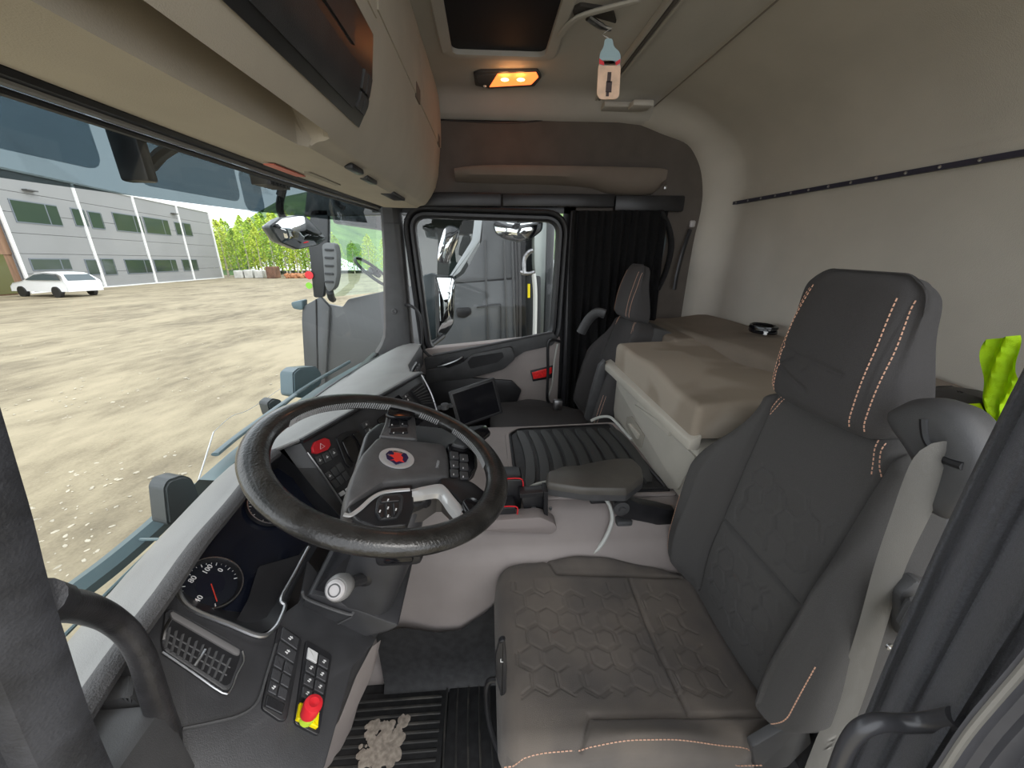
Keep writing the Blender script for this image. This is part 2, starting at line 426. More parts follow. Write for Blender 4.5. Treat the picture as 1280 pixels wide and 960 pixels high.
# ---- passenger A pillar and windshield
def ws_base(x): return V((x, .735 - .15 * x * x, .845))
def ws_top(x): return V((x, .575 - .030 * x * x, 1.625))
def ws_at(x, t):
    a, c = ws_base(x), ws_top(x); p = a.lerp(c, t); p.y += .02 * sin(pi * t); return p
b = newbm()
xs = [-.96 + (1.95 * k / 24) for k in range(25)]
add_grid(b, [[ws_at(x, t / 6) for t in range(-1, 7)] for x in xs])
ws = tag(obj('window_1', b, GLASS, smooth=80), kind='structure')
b = newbm(); add_tube(b, [ws_top(x) + V((0, -.014, -.014)) for x in xs], .011, 8, flat=.9); add_tube(b, [ws_top(x) + V((0, -.003, -.034)) for x in xs], .0055, 8)
obj('header_seal', b, BLACK, ws)
b = newbm(); add_tube(b, [ws_top(x) + V((0, -.012, -.026)) for x in xs], .0045, 6)
obj('header_bead', b, mat('grey_bead', (.25, .25, .24), .5), ws)
# rounded lower right corner + pillar
pr = [(.56, 1.64), (.545, 1.60), (.57, 1.4), (.60, 1.1), (.615, .86), (.62, .7)]
b = newbm()
for yo, zo in (): pass
def pil(y, z): # section at height z: from the glass edge (y) to the door frame (y - w)
    wdt = .105 + .02 * sstep(.95, .85, z)
    e = .455 - .0 * z
    return [V((1.10, y + .02, z)), V((1.045, y + .004, z)), V((1.015, y - .012, z)), V((1.012, e + .02, z)), V((1.03, e, z)), V((1.10, e - .01, z))]
rows = [pil(*p) for p in [(.535, 1.66), (.537, 1.60), (.548, 1.4), (.57, 1.2), (.590, 1.0), (.602, .93), (.625, .88), (.66, .83), (.70, .6)]]
add_grid(b, rows, closev=True)
p1 = obj('trim_2', b, PILLAR, kind='structure', smooth=45)
b = newbm(); lathe(b, [(.016, 0), (.016, .004), (.012, .007), (.008, .007), (.006, .004)], frame(at(493, 389, x=1.012), (0, 1, 0), (0, 0, 1)) @ Matrix.Rotation(pi, 4, 'X'), 20); obj('pillar_plug', b, DKPL, p1)
b = newbm(); add_tube(b, [at(480, 279, x=1.01), at(503, 279, x=1.01)], .0015, 5); obj('trim_joint', b, BLACK, p1)

# ================================================================== OVERHEAD CONSOLE
oc = empty('overhead_console', (0, .35, 1.60), 'long beige overhead storage console above the windshield', 'overhead console')
CP = [(.560, 1.632), (.548, 1.612), (.50, 1.603), (.42, 1.600), (.338, 1.600), (.333, 1.603), (.326, 1.607), (.318, 1.610), (.306, 1.612), (.296, 1.616), (.282, 1.630), (.262, 1.655), (.240, 1.69), (.224, 1.74), (.213, 1.81), (.205, 1.87), (.200, 1.95), (.201, 2.02), (.206, 2.11)]
RC = {4: (.350, 1.600), 5: (.348, 1.640), 6: (.385, 1.730), 7: (.345, 1.768), 8: (.296, 1.715), 9: (.291, 1.620)}
b = newbm(); rows = []
X1 = .985
for x in [-1.12, -1.0, -.8, -.6, -.45, -.36, -.31, -.285, -.275, -.266, -.262, -.25, -.24, -.2, 0, .3, .6, .8, .95, .97, X1]:
    k = 1 - sstep(-.29, -.262, x) if x < -.25 else 0
    r = []
    for i, (y, z) in enumerate(CP):
        if i in RC and k > 0: y = y * (1 - k) + RC[i][0] * k; z = z * (1 - k) + RC[i][1] * k
        if i == 0: y -= .028 * x * x
        if i == 1: y -= .026 * x * x
        e = sstep(.955, X1, x) * .012
        if i > 1: y += e; z += e * .6
        r.append(V((x, y, z)))
    rows.append(r)
add_grid(b, rows)
endp = rows[-1]; b.verts.ensure_lookup_table()
t = [b.verts.new(p) for p in endp] + [b.verts.new((X1, .52, 2.11))]
b.faces.new(t)
obj('console_shell', b, BEIGE, oc, smooth=28)
# dark instrument bay with slots and switches
def cpt(s):                        # point on rear face by profile parameter (index)
    i = int(s); f = s - i; a = V((0, *CP[i])); c = V((0, *CP[min(i + 1, len(CP) - 1)])); return a.lerp(c, f)
def bay(x0, x1, s0, s1, h, m, name, parent, **kw):
    ss = [s0 + (s1 - s0) * k / 6 for k in range(7)]; lo = [cpt(s) for s in ss]
    nn = [V((0, -(lo[min(6, k + 1)] - lo[max(0, k - 1)]).z, (lo[min(6, k + 1)] - lo[max(0, k - 1)]).y)).normalized() for k in range(7)]
    b = newbm(); rows = []
    for x, hh in ((x0, -.004), (x0, h), (x1, h), (x1, -.004)):
        rows.append([V((x, p.y, p.z)) + n * hh for p, n in zip(lo, nn)])
    vs = add_grid(b, rows, closeu=True); b.faces.new([r[0] for r in vs]); b.faces.new([r[-1] for r in vs][::-1])
    return obj(name, b, m, parent, **kw)
by = bay(-1.1, -.185, 11.0, 14.0, .003, BLACK, 'instrument_bay', oc, label='black instrument bay in the console face')
for x0, x1, s0, s1 in ((-.93, -.60, 11.7, 13.0), (-.585, -.255, 11.45, 12.8), (-1.09, -.95, 11.5, 13.3)):
    bay(x0, x1, s0, s1, .007, DKPL2, 'slot_cover', by)
bay(-.93, -.30, 13.1, 13.8, .006, DKPL2, 'slot_cover', by)
for k in range(4):
    bay(-.245 + (k % 2) * .026, -.223 + (k % 2) * .026, 11.6 + (k // 2) * .7, 12.2 + (k // 2) * .7, .008, DKPL, 'push_button', by)
# locker doors further along with finger cut-outs
for x0, x1 in ((-.15, .40), (.405, .96)):
    d = bay(x0, x1, 14.9, 17.6, .003, BEIGE, 'locker_door', oc)
    bay(x1 - .12, x1 - .05, 14.75, 15.3, .0045, BROWNTRIM, 'finger_grip', d)
bay(-1.1, -.16, 14.6, 17.6, .003, BEIGE, 'locker_door', oc)
bay(-.30, -.22, 14.9, 15.6, .005, BLACK, 'lock_recess', oc)
# small outlets and sticker under the console
for px, py, w_, h_ in ((443, 213, .045, .022), (461, 226, .05, .024), (492, 246, .10, .05)):
    p = at(px, py, z=1.6); b = newbm(); add_box(b, (p.x - w_, p.y - h_ / 2, 1.5965), (p.x + w_, p.y + h_ / 2, 1.61), .004); obj('spot_lamp_recess', b, BLACK, oc)
p = at(355, 212, z=1.6); b = newbm(); add_box(b, (p.x - .07, p.y - .012, 1.5978), (p.x + .09, p.y + .012, 1.6005)); obj('warning_sticker', b, mat('sticker_red', (.75, .22, .16), .5), oc, label='faded red warning sticker')
p = at(405, 224, z=1.6); b = newbm(); add_prism(b, [V((p.x + a, p.y + c, 1.598)) for a, c in rrect(.22, .018, .008)], (0, 0, .004)); obj('microphone_grille', b, mat('dull_beige', (.36, .33, .27), .8), oc)

# ================================================================== PASSENGER DOOR
d1 = empty('door_1', (1.08, 0, 0), kind='structure')
win = roundpoly([V((0, .382, 1.567)), V((0, -.402, 1.547)), V((0, -.385, .905)), V((0, .345, .825))], .07, 6)
cw = sum(win, V()) / len(win)
def grow(P, d, c=None):
    c = c or cw; o = []
    for i, p in enumerate(P):
        t = (P[(i + 1) % len(P)] - P[i - 1]).normalized(); n = V((0, -t.z, t.y)); n = n if n.dot(p - c) > 0 else -n; o.append(p + n * d)
    return o
b = newbm()
add_grid(b, [[V((x, p.y, p.z)) for p in grow(win, g)] for x, g in ((1.115, -.004), (1.10, -.004), (1.085, 0), (1.075, .012), (1.075, .026), (1.085, .034), (1.10, .036))], closev=True)
obj('window_seal', b, BLACK, d1)
b = newbm(); add_grid(b, [[V((x, p.y, p.z)) for p in grow(win, g)] for x, g in ((1.095, .03), (1.055, .040), (1.050, .050), (1.055, .058), (1.10, .060))], closev=True)
obj('door_frame', b, mat('door_frame_black', (.02, .02, .022), .5), d1)
b = newbm(); b.faces.new([b.verts.new(V((1.10, p.y, p.z))) for p in win]); obj('window_pane', b, GLASS, d1, smooth=0)
# outer door skin in dark paint
b = newbm(); add_prism(b, [V((1.13, .47, -.1)), V((1.13, .47, .80)), V((1.13, -.47, .88)), V((1.13, -.47, -.1))], (.02, 0, 0)); obj('door_skin', b, BLACK, d1)
# inner panel
def doorpoly(px, x, th=.02, m=DKPL2, name='door_panel', r=.02, parent=None, bev=.004, raw=False, **kw):
    P = px if raw else [at(a, c, x=x) for a, c in px]
    P = roundpoly(P, r, 4); b = newbm(); add_prism(b, P, (th, 0, 0), bev=bev); return obj(name, b, m, parent or d1, **kw)
doorpoly([V((1.055, .455, .835)), V((1.055, -.44, .915)), V((1.055, -.44, .02)), V((1.055, .455, .02))], 1.055, .07, TUNNEL, 'door_panel', r=.03, raw=True)
doorpoly([(530, 448), (692, 416), (697, 424), (690, 432), (655, 440), (628, 458), (583, 468), (533, 470)], 1.03, .03, PILLAR, 'upper_door_trim', r=.01)
b = newbm(); add_tube(b, [at(541, 444, x=1.028), at(600, 433, x=1.028), at(690, 415, x=1.028)], .012, 8, flat=.6); obj('window_sill', b, DKPL, d1)
doorpoly([(520, 468), (640, 476), (652, 488), (640, 520), (620, 560), (520, 560)], 1.035, .02, BLACK, 'map_pocket', r=.012, label='black open map pocket')
doorpoly([(532, 462), (575, 455), (590, 443), (640, 433), (645, 448), (630, 462), (585, 474), (545, 478), (532, 480)], 1.01, .03, DKPL, 'armrest', r=.02, bev=.008)
doorpoly([(584, 452), (590, 446), (628, 440), (630, 446), (622, 453), (588, 461)], 1.0085, .004, BLACK, 'pull_recess', r=.008, bev=0)
b = newbm(); pts = [at(547, 458, x=1.0), at(556, 456, x=.992), at(570, 451, x=.988), at(578, 446, x=.995)]; add_tube(b, smooth_path(pts, 4), [.006 + .003 * sin(k / 12 * 3.14) for k in range(13)], 8, flat=.6); obj('door_handle', b, SATIN, d1)
doorpoly([(548, 457), (560, 448), (580, 446), (580, 452), (560, 460)], 1.006, .01, BLACK, 'handle_recess', r=.004, bev=.001)
rf = doorpoly([(665, 466), (690, 459), (690, 466), (684, 471), (667, 474)], 1.03, .02, REDREF, 'red_reflector', r=.003, bev=.002, label='bright red reflector')
doorpoly([(663, 464), (692, 457), (692, 472), (666, 477)], 1.036, .015, BLACK, 'reflector_bezel', r=.004, bev=.002)
b = newbm(); add_tube(b, smooth_path([at(700, 427, x=1.03), at(690, 425, x=.99), at(685, 432, x=.985), at(685, 465, x=.985), at(684, 497, x=.985), at(687, 503, x=1.03)], 5), .009, 10); tag(obj('grab_handle', b, BLACK), 'slim black vertical grab handle beside the passenger seat', 'handle', 'grab handles')
b = newbm(); add_tube(b, smooth_path([at(507, 381, x=1.03), at(513, 382, x=1.0), at(521, 388, x=.995), at(526, 400, x=.995), at(528, 425, x=.995), at(527, 448, x=1.0)], 5), .008, 10); tag(obj('grab_handle', b, BLACK), 'slim black bent grab handle on the far windshield pillar', 'handle', 'grab handles')
b = newbm(); add_box(b, (1.03, -.50, .2), (1.07, -.46, 1.6), .01); obj('trim_3', b, BLACK, kind='structure')

# ================================================================== DASHBOARD
dash = empty('dashboard', (0, .5, .6), 'dark grey wraparound truck dashboard with gauges, air vents and switch panels', 'dashboard')
LIPS = [(-.97, (-.97, .44, .915)), (-.85, (-.87, .47, .92)), (-.74, (-.76, .497, .921)), (-.66, (-.66, .513, .922)), (-.56, (-.562, .532, .923)), (-.46, (-.46, .541, .923)), (-.37, (-.37, .553, .924)), (-.30, (-.30, .566, .924)), (-.24, (-.245, .56, .924)), (-.18, (-.187, .521, .922)), (-.05, (-.09, .482, .921)), (.08, (.02, .437, .921)), (.2, (.13, .393, .92)), (.32, (.25, .344, .92)), (.42, (.36, .30, .92)), (.48, (.395, .287, .918)), (.54, (.42, .30, .905)), (.60, (.455, .345, .90)), (.68, (.56, .375, .90)), (.8, (.76, .38, .895)), (.92, (.94, .385, .89)), (1.03, (1.03, .39, .88))]
b = newbm(); rows = []
for bx, lp in LIPS:
    a = ws_base(bx); a.y -= .004; c = V(lp); r = [a + V((0, .0, -.05)), a + V((0, -.004, -.004))]
    for t in (.1, .25, .45, .65, .82, .93):
        p = a.lerp(c, t); p.z += .022 * sin(pi * t) ; r.append(p)
    r += [c + V((0, .006, .003)), c, c + V((0, .002, -.006))]
    rows.append(r)
add_grid(b, rows); obj('dash_top', b, DASHTOP, dash, smooth=50)
# demister slot strip along the glass
b = newbm(); add_tube(b, [ws_base(x) + V((0, -.03, .014)) for x in [-.8 + k * .1 for k in range(18)]], .006, 6, flat=.4); obj('demister_slot', b, BLACK, dash)
# grained lip over the driver's instruments
b = newbm()
add_tube(b, smooth_path([V(l[1]) + V((0, -.004, -.006)) for l in LIPS[:9]], 3), .016, 10, flat=.8); obj('dash_lip', b, DASHLIP, dash)
b = newbm(); add_tube(b, smooth_path([V(l[1]) + V((0, -.002, -.004)) for l in LIPS[9:16]], 3), .009, 8, flat=.8); obj('stack_lip', b, BLACK, dash)

F2 = ((0, 1, -1.14), -.468); NF = V((0, -1, 1.14)).normalized()
def onF(px, py, off=0): return at(px, py, pl=(F2[0], F2[1] - off * 1.5164))
def slab(px, h, m, name, parent, r=.004, base=0, bev=.0015, pl=F2, n=NF, label=None, seg=2):
    L = V(pl[0]).length
    P = roundpoly([at(a, c, pl=pl) + n * base for a, c in px], r, 4); b = newbm()
    add_prism(b, [p - n * .003 for p in P], n * (h + .003), bev=bev, seg=seg); return obj(name, b, m, parent, label=label)
def wallring(outer, inner, m, name, parent):
    b = newbm(); add_grid(b, [outer, inner], closev=True); return obj(name, b, m, parent, smooth=30)
# vent panel + switch panel face
slab([(150, 815), (188, 768), (219, 722), (224, 748), (240, 764), (286, 784), (325, 797), (347, 786), (357, 765), (375, 752), (384, 700), (470, 800), (441, 832), (405, 962), (236, 962), (224, 912), (140, 850)], .004, DKPL2, 'instrument_fascia', dash, r=.006, base=-.004)
# lower apron under the crease
b = newbm()
cr = [onF(140, 850), onF(228, 912), onF(300, 895), onF(322, 880), onF(345, 905), onF(400, 965)]
add_grid(b, [[p + V((0, .0, 0)) for p in cr], [p + V((0, .05, -.05)) for p in cr], [p + V((.02, .12, -.30)) for p in cr], [p + V((.02, .15, -.62)) for p in cr]])
obj('lower_apron', b, DKPL2, dash, smooth=30)
b = newbm(); add_tube(b, smooth_path([onF(228, 911, .005), onF(262, 904, .005), onF(300, 894, .005), onF(322, 877, .005), onF(333, 845, .005), onF(345, 805, .004)], 4), .0022, 6); obj('fascia_crease', b, DKPL, dash)
# outer block at the door end of the dash with a slotted side outlet
b = newbm(); add_box(b, (-1.0, .30, .25), (-.90, .60, .80), .02); add_box(b, (-1.0, .40, .6), (-.80, .60, .90), .02); sb = obj('dash_end_cover', b, DKPL, dash)
# instrument cluster recess
OP = [(226, 712), (283, 640), (330, 578), (352, 566), (372, 585), (396, 615), (432, 652), (396, 684), (368, 735), (355, 765), (345, 783), (325, 792), (286, 776), (240, 757), (224, 740)]
BK = [(250, 700), (290, 645), (322, 600), (345, 590), (366, 600), (385, 625), (405, 655), (378, 690), (350, 720), (335, 745), (322, 762), (305, 768), (280, 768), (250, 752), (236, 735)]
op = [onF(*p) for p in OP]; DB = .045
bk = [onF(a, c, -DB) for a, c in [(229, 716), (283, 655), (326, 597), (347, 585), (366, 598), (386, 626), (408, 650), (386, 678), (351, 722), (334, 745), (322, 760), (307, 766), (282, 763), (245, 750), (228, 738)]]
cl_ = empty('instrument_cluster', tuple(onF(300, 690, -DB)), parent=None); cl_.parent = dash; cl_.location = V(cl_.location) - origin(dash)
wallring(op, bk, BLACK, 'cluster_recess', cl_)
b = newbm(); b.faces.new([b.verts.new(p) for p in bk]); obj('cluster_glass', b, mat('cluster_screen', (.008, .010, .018), .10), cl_, smooth=0)
b = newbm(); add_tube(b, smooth_path([onF(a, c, .003) for a, c in [(224, 722), (224, 742), (240, 761), (286, 780), (325, 795), (343, 786), (352, 770), (356, 757), (352, 748), (368, 718), (386, 684)]], 4), .0042, 8); obj('chrome_bezel', b, SATIN, cl_, label='chrome edge of the instrument recess')
slab([(330, 800), (345, 788), (354, 768), (354, 750), (388, 684), (330, 700), (318, 740), (300, 772)], .002, BLACK, 'cluster_ledge', cl_, base=-.024, bev=0)
def gauge(px, py, rad, nums, name='gauge'):
    c = onF(px, py, -DB + .003)
    X = V((1, 0, 0)); Yv = NF.cross(X); M = frame(c, X, Yv)
    if M.to_3x3().col[2].dot(NF) < 0: M = M @ Matrix.Rotation(pi, 4, 'X')
    g = obj(name, lath([(rad * .86, 0), (rad * .86, .003), (rad * .93, .009), (rad, .009), (rad, 0)], M, 40, False), BLACK, cl_)
    obj('dial', lath([(rad * .87, 0), (rad * .87, .0012), (.0001, .0012)], M, 36), mat('dial_face', (.010, .012, .018), .45, spec=.25), g)
    obj('dial_ring', lath([(rad * .955, .009), (rad * .955, .0102), (rad * .985, .0102), (rad * .985, .009)], M, 40, False), SATIN, g)
    b = newbm()
    for k in range(25):
        a = radians(225 - k * 270 / 24); L = .80 if k % 3 else .74
        add_tube(b, [M @ V((rad * L * cos(a), rad * L * sin(a), .0016)), M @ V((rad * .85 * cos(a), rad * .85 * sin(a), .0016))], .0005 if k % 3 else .0008, 4)
    obj('scale_marks', b, WHITEPR, g, kind='stuff')
    for s, ang in nums:
        a = radians(ang); text(s, rad * .26, M @ Matrix.Translation((rad * .60 * cos(a), rad * .60 * sin(a), .0017)) , WHITEPR, g, 'numeral')
    a = radians(230); b = newbm(); add_tube(b, [M @ V((0, 0, .003)), M @ V((rad * .7 * cos(a), rad * .7 * sin(a), .003))], .0009, 5); obj('needle', b, mat('needle_red', (.6, .05, .03), .5), g)
    obj('needle_hub', lath([(rad * .45, .0012), (rad * .45, .002), (.0001, .002)], M, 24), mat('hub_blue_black', (.006, .008, .016), .3), g)
gauge(263, 731, .052, [('80', 100), ('100', 45), ('0', 5), ('40', 180)])
gauge(336, 635, .052, [('5', 100), ('10', 40), ('15', 5), ('2', 215)])

b = newbm(); add_box(b, (-.62, .615, .30), (.95, .655, .86), .01); add_box(b, (-.45, .50, .30), (-.10, .62, .70), .01); obj('dash_core', b, BLACK, dash)
slab([(318, 600), (335, 560), (362, 540), (392, 535), (380, 590), (352, 600)], .002, BLACK, 'recess_corner', dash, base=-.05, bev=0)
# driver side air vent
vn = slab([(205, 766), (212, 762), (302, 812), (304, 826), (288, 864), (278, 866), (203, 816), (200, 805)], .006, DKPL2, 'air_vent', dash, r=.008, base=.0, bev=.0025)
slab([(209, 771), (213, 768), (297, 816), (298, 824), (285, 858), (279, 860), (206, 812), (204, 803)], .0012, BLACK, 'vent_mouth', vn, r=.005, base=.0055, bev=0)
for k in range(10):
    f = (k + .5) / 10; a = (208 + 84 * f, 782 + 43 * f); c = (203 + 76 * f, 808 + 46 * f)
    A = onF(*a, .0075); B = onF(*c, .0075); b = newbm(); add_tube(b, [A, B], .0022, 6, flat=.5); obj('vane', b, PILLAR, vn)
for k in (.33, .66):
    b = newbm(); add_tube(b, [onF(208 * (1 - k) + 203 * k, 782 * (1 - k) + 808 * k, .0065), onF(292 * (1 - k) + 279 * k, 825 * (1 - k) + 854 * k, .0065)], .0012, 5); obj('cross_bar', b, PILLAR, vn)
slab([(209, 770), (213, 768), (297, 816), (296, 823), (290, 822), (212, 777)], .004, mat('vent_top_lip', (.13, .125, .125), .6), 'vent_hood', vn, r=.003, base=.006)
b = newbm(); add_tube(b, smooth_path([onF(203, 815, .008), onF(240, 840, .008), onF(278, 866, .008), onF(289, 862, .008), onF(297, 842, .008), onF(305, 826, .008), onF(303, 814, .008)], 3), .0013, 6); obj('chrome_line', b, SATIN, vn)
b = newbm(); add_tube(b, smooth_path([onF(213, 774, .010), onF(207, 786, .012), onF(204, 800, .010)], 4), .0028, 6, flat=.6); obj('thumb_slider', b, SATIN, vn)
b = newbm(); add_tube(b, smooth_path([onF(256, 812, .010), onF(250, 822, .013), onF(243, 832, .010)], 4), .0028, 6, flat=.6); obj('thumb_slider', b, SATIN, vn)

# switch blocks
def quad(c, u, v): # bilinear in px quad c = TL,TR,BR,BL
    (ax, ay), (bx, by_), (cx, cy), (dx, dy) = c
    return ((1 - v) * ((1 - u) * ax + u * bx) + v * ((1 - u) * dx + u * cx), (1 - v) * ((1 - u) * ay + u * by_) + v * ((1 - u) * dy + u * cy))
def key(qd, u0, u1, v0, v1, parent, h=.009, m=DKPL2, name='rocker_switch', icon=None, base=.0, pl=F2, n=NF, label=None):
    g = .05
    c = [quad(qd, u, v) for u, v in ((u0 + g * (u1 - u0), v0 + g * (v1 - v0)), (u1 - g * (u1 - u0), v0 + g * (v1 - v0)), (u1 - g * (u1 - u0), v1 - g * (v1 - v0)), (u0 + g * (u1 - u0), v1 - g * (v1 - v0)))]
    o = slab(c, h, m, name, parent, r=.0015, base=base, bev=.001, pl=pl, n=n, label=label, seg=1)
    if icon:
        P = [at(*q, pl=pl) + n * (h + base + .0004) for q in c]; ctr = sum(P, V()) / 4; X = (P[1] - P[0]).normalized(); Y = (P[0] - P[3])
        M = frame(ctr, X, Y); M = M if M.to_3x3().col[2].dot(n) > 0 else M @ Matrix.Rotation(pi, 4, 'X')
        w_ = (P[1] - P[0]).length; hh = (P[0] - P[3]).length; s = min(w_, hh) * .34
        b = newbm()
        for kk in range(icon if isinstance(icon, int) else 2):
            oy = (kk - .5) * s * .55
            add_box(b, V((-s * .5 + kk * s * .15, oy - s * .1, 0)), V((s * .35 + kk * s * .2, oy + s * .12, .0005)), M=M)
            add_box(b, V((s * .1, oy - s * .25, 0)), V((s * .25, oy + s * .3, .0005)), M=M)
        obj('icon_print', b, WHITEPR, o)
    return o
Q1 = [(350, 785), (373, 802), (352, 892), (328, 880)]
s1 = slab([(347, 781), (376, 800), (357, 902), (348, 903), (325, 887)], .005, BLACK, 'switch_block', dash, r=.006)
vr = [0, .19, .37, .54, .71, .88]
key(Q1, 0, 1, 0, .17, s1, icon=2); key(Q1, 0, 1, .18, .36, s1, icon=2)
for k in range(3):
    for u in (0, .5): key(Q1, u, u + .48, .37 + .17 * k, .53 + .17 * k, s1, icon=(2 if (k == 2 and u == 0) else None))
key(Q1, 0, 1, .90, 1.06, s1, m=BLACK, name='blanking_plug')
Q2 = [(383, 805), (411, 822), (395, 916), (369, 903)]
s2 = slab([(381, 801), (414, 820), (397, 922), (366, 906)], .005, BLACK, 'switch_block', dash, r=.006)
for k in range(4):
    for u in (0, .5): key(Q2, u, u + .48, .06 + .165 * k, .21 + .165 * k, s2, icon=(2 if not (k == 0 and u == 0) else None), m=(mat('pale_label', (.55, .55, .55), .5) if (k == 0 and u == 0) else DKPL2))
# yellow base and red emergency stop button
ye = slab([(371, 882), (395, 893), (393, 914), (367, 903)], .012, YELLOW, 'emergency_stop', dash, r=.002, label='yellow switch plate carrying a red mushroom button')
c = onF(383, 898, .01); M = frame(c, (1, 0, 0), NF.cross(V((1, 0, 0)))); M = M if M.to_3x3().col[2].dot(NF) > 0 else M @ Matrix.Rotation(pi, 4, 'X')
obj('button_collar', lath([(.012, 0), (.011, .012), (.0001, .012)], M, 20), mat('lime_collar', (.5, .7, .05), .4), ye)
obj('mushroom_button', lath([(.0001, .006), (.010, .008), (.0135, .011), (.0150, .028), (.014, .032), (.008, .034), (.0001, .031)], M @ Matrix.Rotation(radians(-14), 4, 'X') @ Matrix.Rotation(radians(10), 4, 'Y'), 24), RED, ye)

# centre stack
SV = V((.927, -.375, 0)).normalized(); SO = V((-.187, .521, .912)); SD = V((-.375 * .4, -.927 * .4, -1)).normalized()
SN = SV.cross(SD); SN = SN if SN.y < 0 else -SN
SP = (tuple(SN), SN.dot(SO))
def st(a, c, h=0): return SO + SV * a + SD * c + SN * h
def stbox(a0, a1, c0, c1, h, m, name, parent, r=.003, base=0, bev=.0015, label=None, sl=0):
    P = roundpoly([st(a0 + sl * c0, c0, base), st(a1 + sl * c0, c0, base), st(a1 + sl * c1, c1, base), st(a0 + sl * c1, c1, base)], r, 4); b = newbm()
    add_prism(b, [p - SN * .003 for p in P], SN * (h + .003), bev=bev, seg=1); return obj(name, b, m, parent, label=label)
b = newbm()
add_prism(b, [st(.0, .0), st(.624, .0), st(.60, .22), (st(.56, .26)), st(.02, .30)], -SN * .03, bev=.003)
sf = obj('centre_stack', b, DKPL2, dash)
# side wall between the cluster and the stack
b = newbm(); A = [at(352, 566, pl=F2), st(.0, .02), st(.02, .30)]
add_grid(b, [[onF(354, 560, .0), onF(372, 585, -.01), onF(396, 618, -.02), onF(431, 655, -.0)], [st(0, .0, .002), st(0, .08, .012), st(.005, .20, .022), st(.01, .29, .02)]]); obj('stack_side', b, DKPL, sf)
b = newbm(); add_tube(b, smooth_path([st(-.002, .03, .008), st(.0, .10, .020), st(.006, .20, .026), st(.012, .26, .026), st(.022, .30, .018)], 4), .0028, 8); obj('chrome_line', b, SATIN, sf)
def skey(px, h, m, name, base=.004, r=.002, icon=None, label=None):
    o = slab(px, h, m, name, sf, r=r, base=base, bev=.001, pl=SP, n=SN, label=label, seg=1)
    if icon:
        P = [at(*q, pl=SP) + SN * (h + base + .0004) for q in px[:4]]; ctr = sum([at(*q, pl=SP) for q in px], V()) / len(px) + SN * (h + base + .0004)
        M = frame(ctr, SV, -SD); M = M if M.to_3x3().col[2].dot(SN) > 0 else M @ Matrix.Rotation(pi, 4, 'X'); b = newbm()
        if icon == 'tri': add_tube(b, [M @ V((0, .008, 0)), M @ V((.008, -.006, 0)), M @ V((-.008, -.006, 0))], .0009, 4, closed=True)
        else:
            add_box(b, (-.004, -.002, 0), (.004, .0, .0005), M=M); add_box(b, (-.001, -.004, 0), (.001, .004, .0005), M=M)
        obj('icon_print', b, WHITEPR, o)
    return o
skey([(388, 560), (391, 553), (403, 548), (409, 550), (411, 557), (407, 563), (394, 568), (389, 567)], .006, RED, 'hazard_switch', icon='tri', label='red hazard warning switch')
for px in ([(391, 572), (399, 569), (403, 579), (397, 583)], [(400, 568), (408, 565), (413, 575), (405, 579)], [(409, 564), (416, 560), (421, 569), (414, 573)]): skey(px, .004, DKPL, 'rocker_switch', icon='x')
Q3 = [(403, 593), (424, 577), (437, 598), (418, 612)]
for i in range(3):
    for j in range(2):
        c = [quad(Q3, u, v) for u, v in ((i / 3 + .02, j / 2 + .03), ((i + 1) / 3 - .02, j / 2 + .03), ((i + 1) / 3 - .02, (j + 1) / 2 - .03), (i / 3 + .02, (j + 1) / 2 - .03))]
        skey(c, .003, DKPL if (i + j) else PILLAR, 'rocker_switch', icon=('x' if i == 0 and j == 0 else None))
for px in ([(422, 617), (428, 613), (431, 617), (425, 621)], [(430, 612), (434, 609), (437, 613), (433, 616)]): skey(px, .002, WHITEPR, 'air_control_icon')
# storage cup with two dark pockets
skey([(418, 548), (430, 540), (444, 538), (458, 560), (452, 572), (436, 586), (430, 580)], .004, BLACK, 'cup_tray', r=.008)
for px in ([(424, 552), (434, 545), (441, 552), (446, 572), (438, 580), (432, 570)], [(437, 543), (446, 541), (456, 556), (450, 564), (444, 552)]): skey(px, .010, GLOSSB, 'cup_pocket', r=.006, base=.003)
Q4 = [(449, 530), (458, 525), (470, 545), (462, 551)]
for j in range(3):
    c = [quad(Q4, u, v) for u, v in ((.05, j / 3 + .03), (.95, j / 3 + .03), (.95, (j + 1) / 3 - .03), (.05, (j + 1) / 3 - .03))]; skey(c, .004, DKPL, 'rocker_switch', icon='x')
skey([(470, 525), (484, 515), (498, 528), (482, 548)], .002, GLOSSB, 'slot_cover', r=.006)
Q5 = [(500, 505), (512, 498), (522, 512), (510, 520)]
skey([(480, 505), (497, 494), (506, 503), (488, 512)], .003, GLOSSB, 'display_panel')
Q5 = [(499, 497), (508, 491), (519, 508), (511, 513)]
for j in range(4):
    c = [quad(Q5, u, v) for u, v in ((.05, j / 4 + .03), (.95, j / 4 + .03), (.95, (j + 1) / 4 - .03), (.05, (j + 1) / 4 - .03))]; skey(c, .004, DKPL, 'rocker_switch', icon='x')
for (a0, a1, c0, c1) in ((.40, .52, .11, .17), (.42, .50, .19, .23)): stbox(a0, a1, c0, c1, .006, GLOSSB, 'radio_unit', sf)
for a_ in (.43, .49): 
    M = frame(st(a_, .14, .006), SV, -SD); M = M if M.to_3x3().col[2].dot(SN) > 0 else M @ Matrix.Rotation(pi, 4, 'X'); obj('rotary_knob', lath([(.012, 0), (.011, .012), (.0001, .012)], M, 18), DKPL, sf)
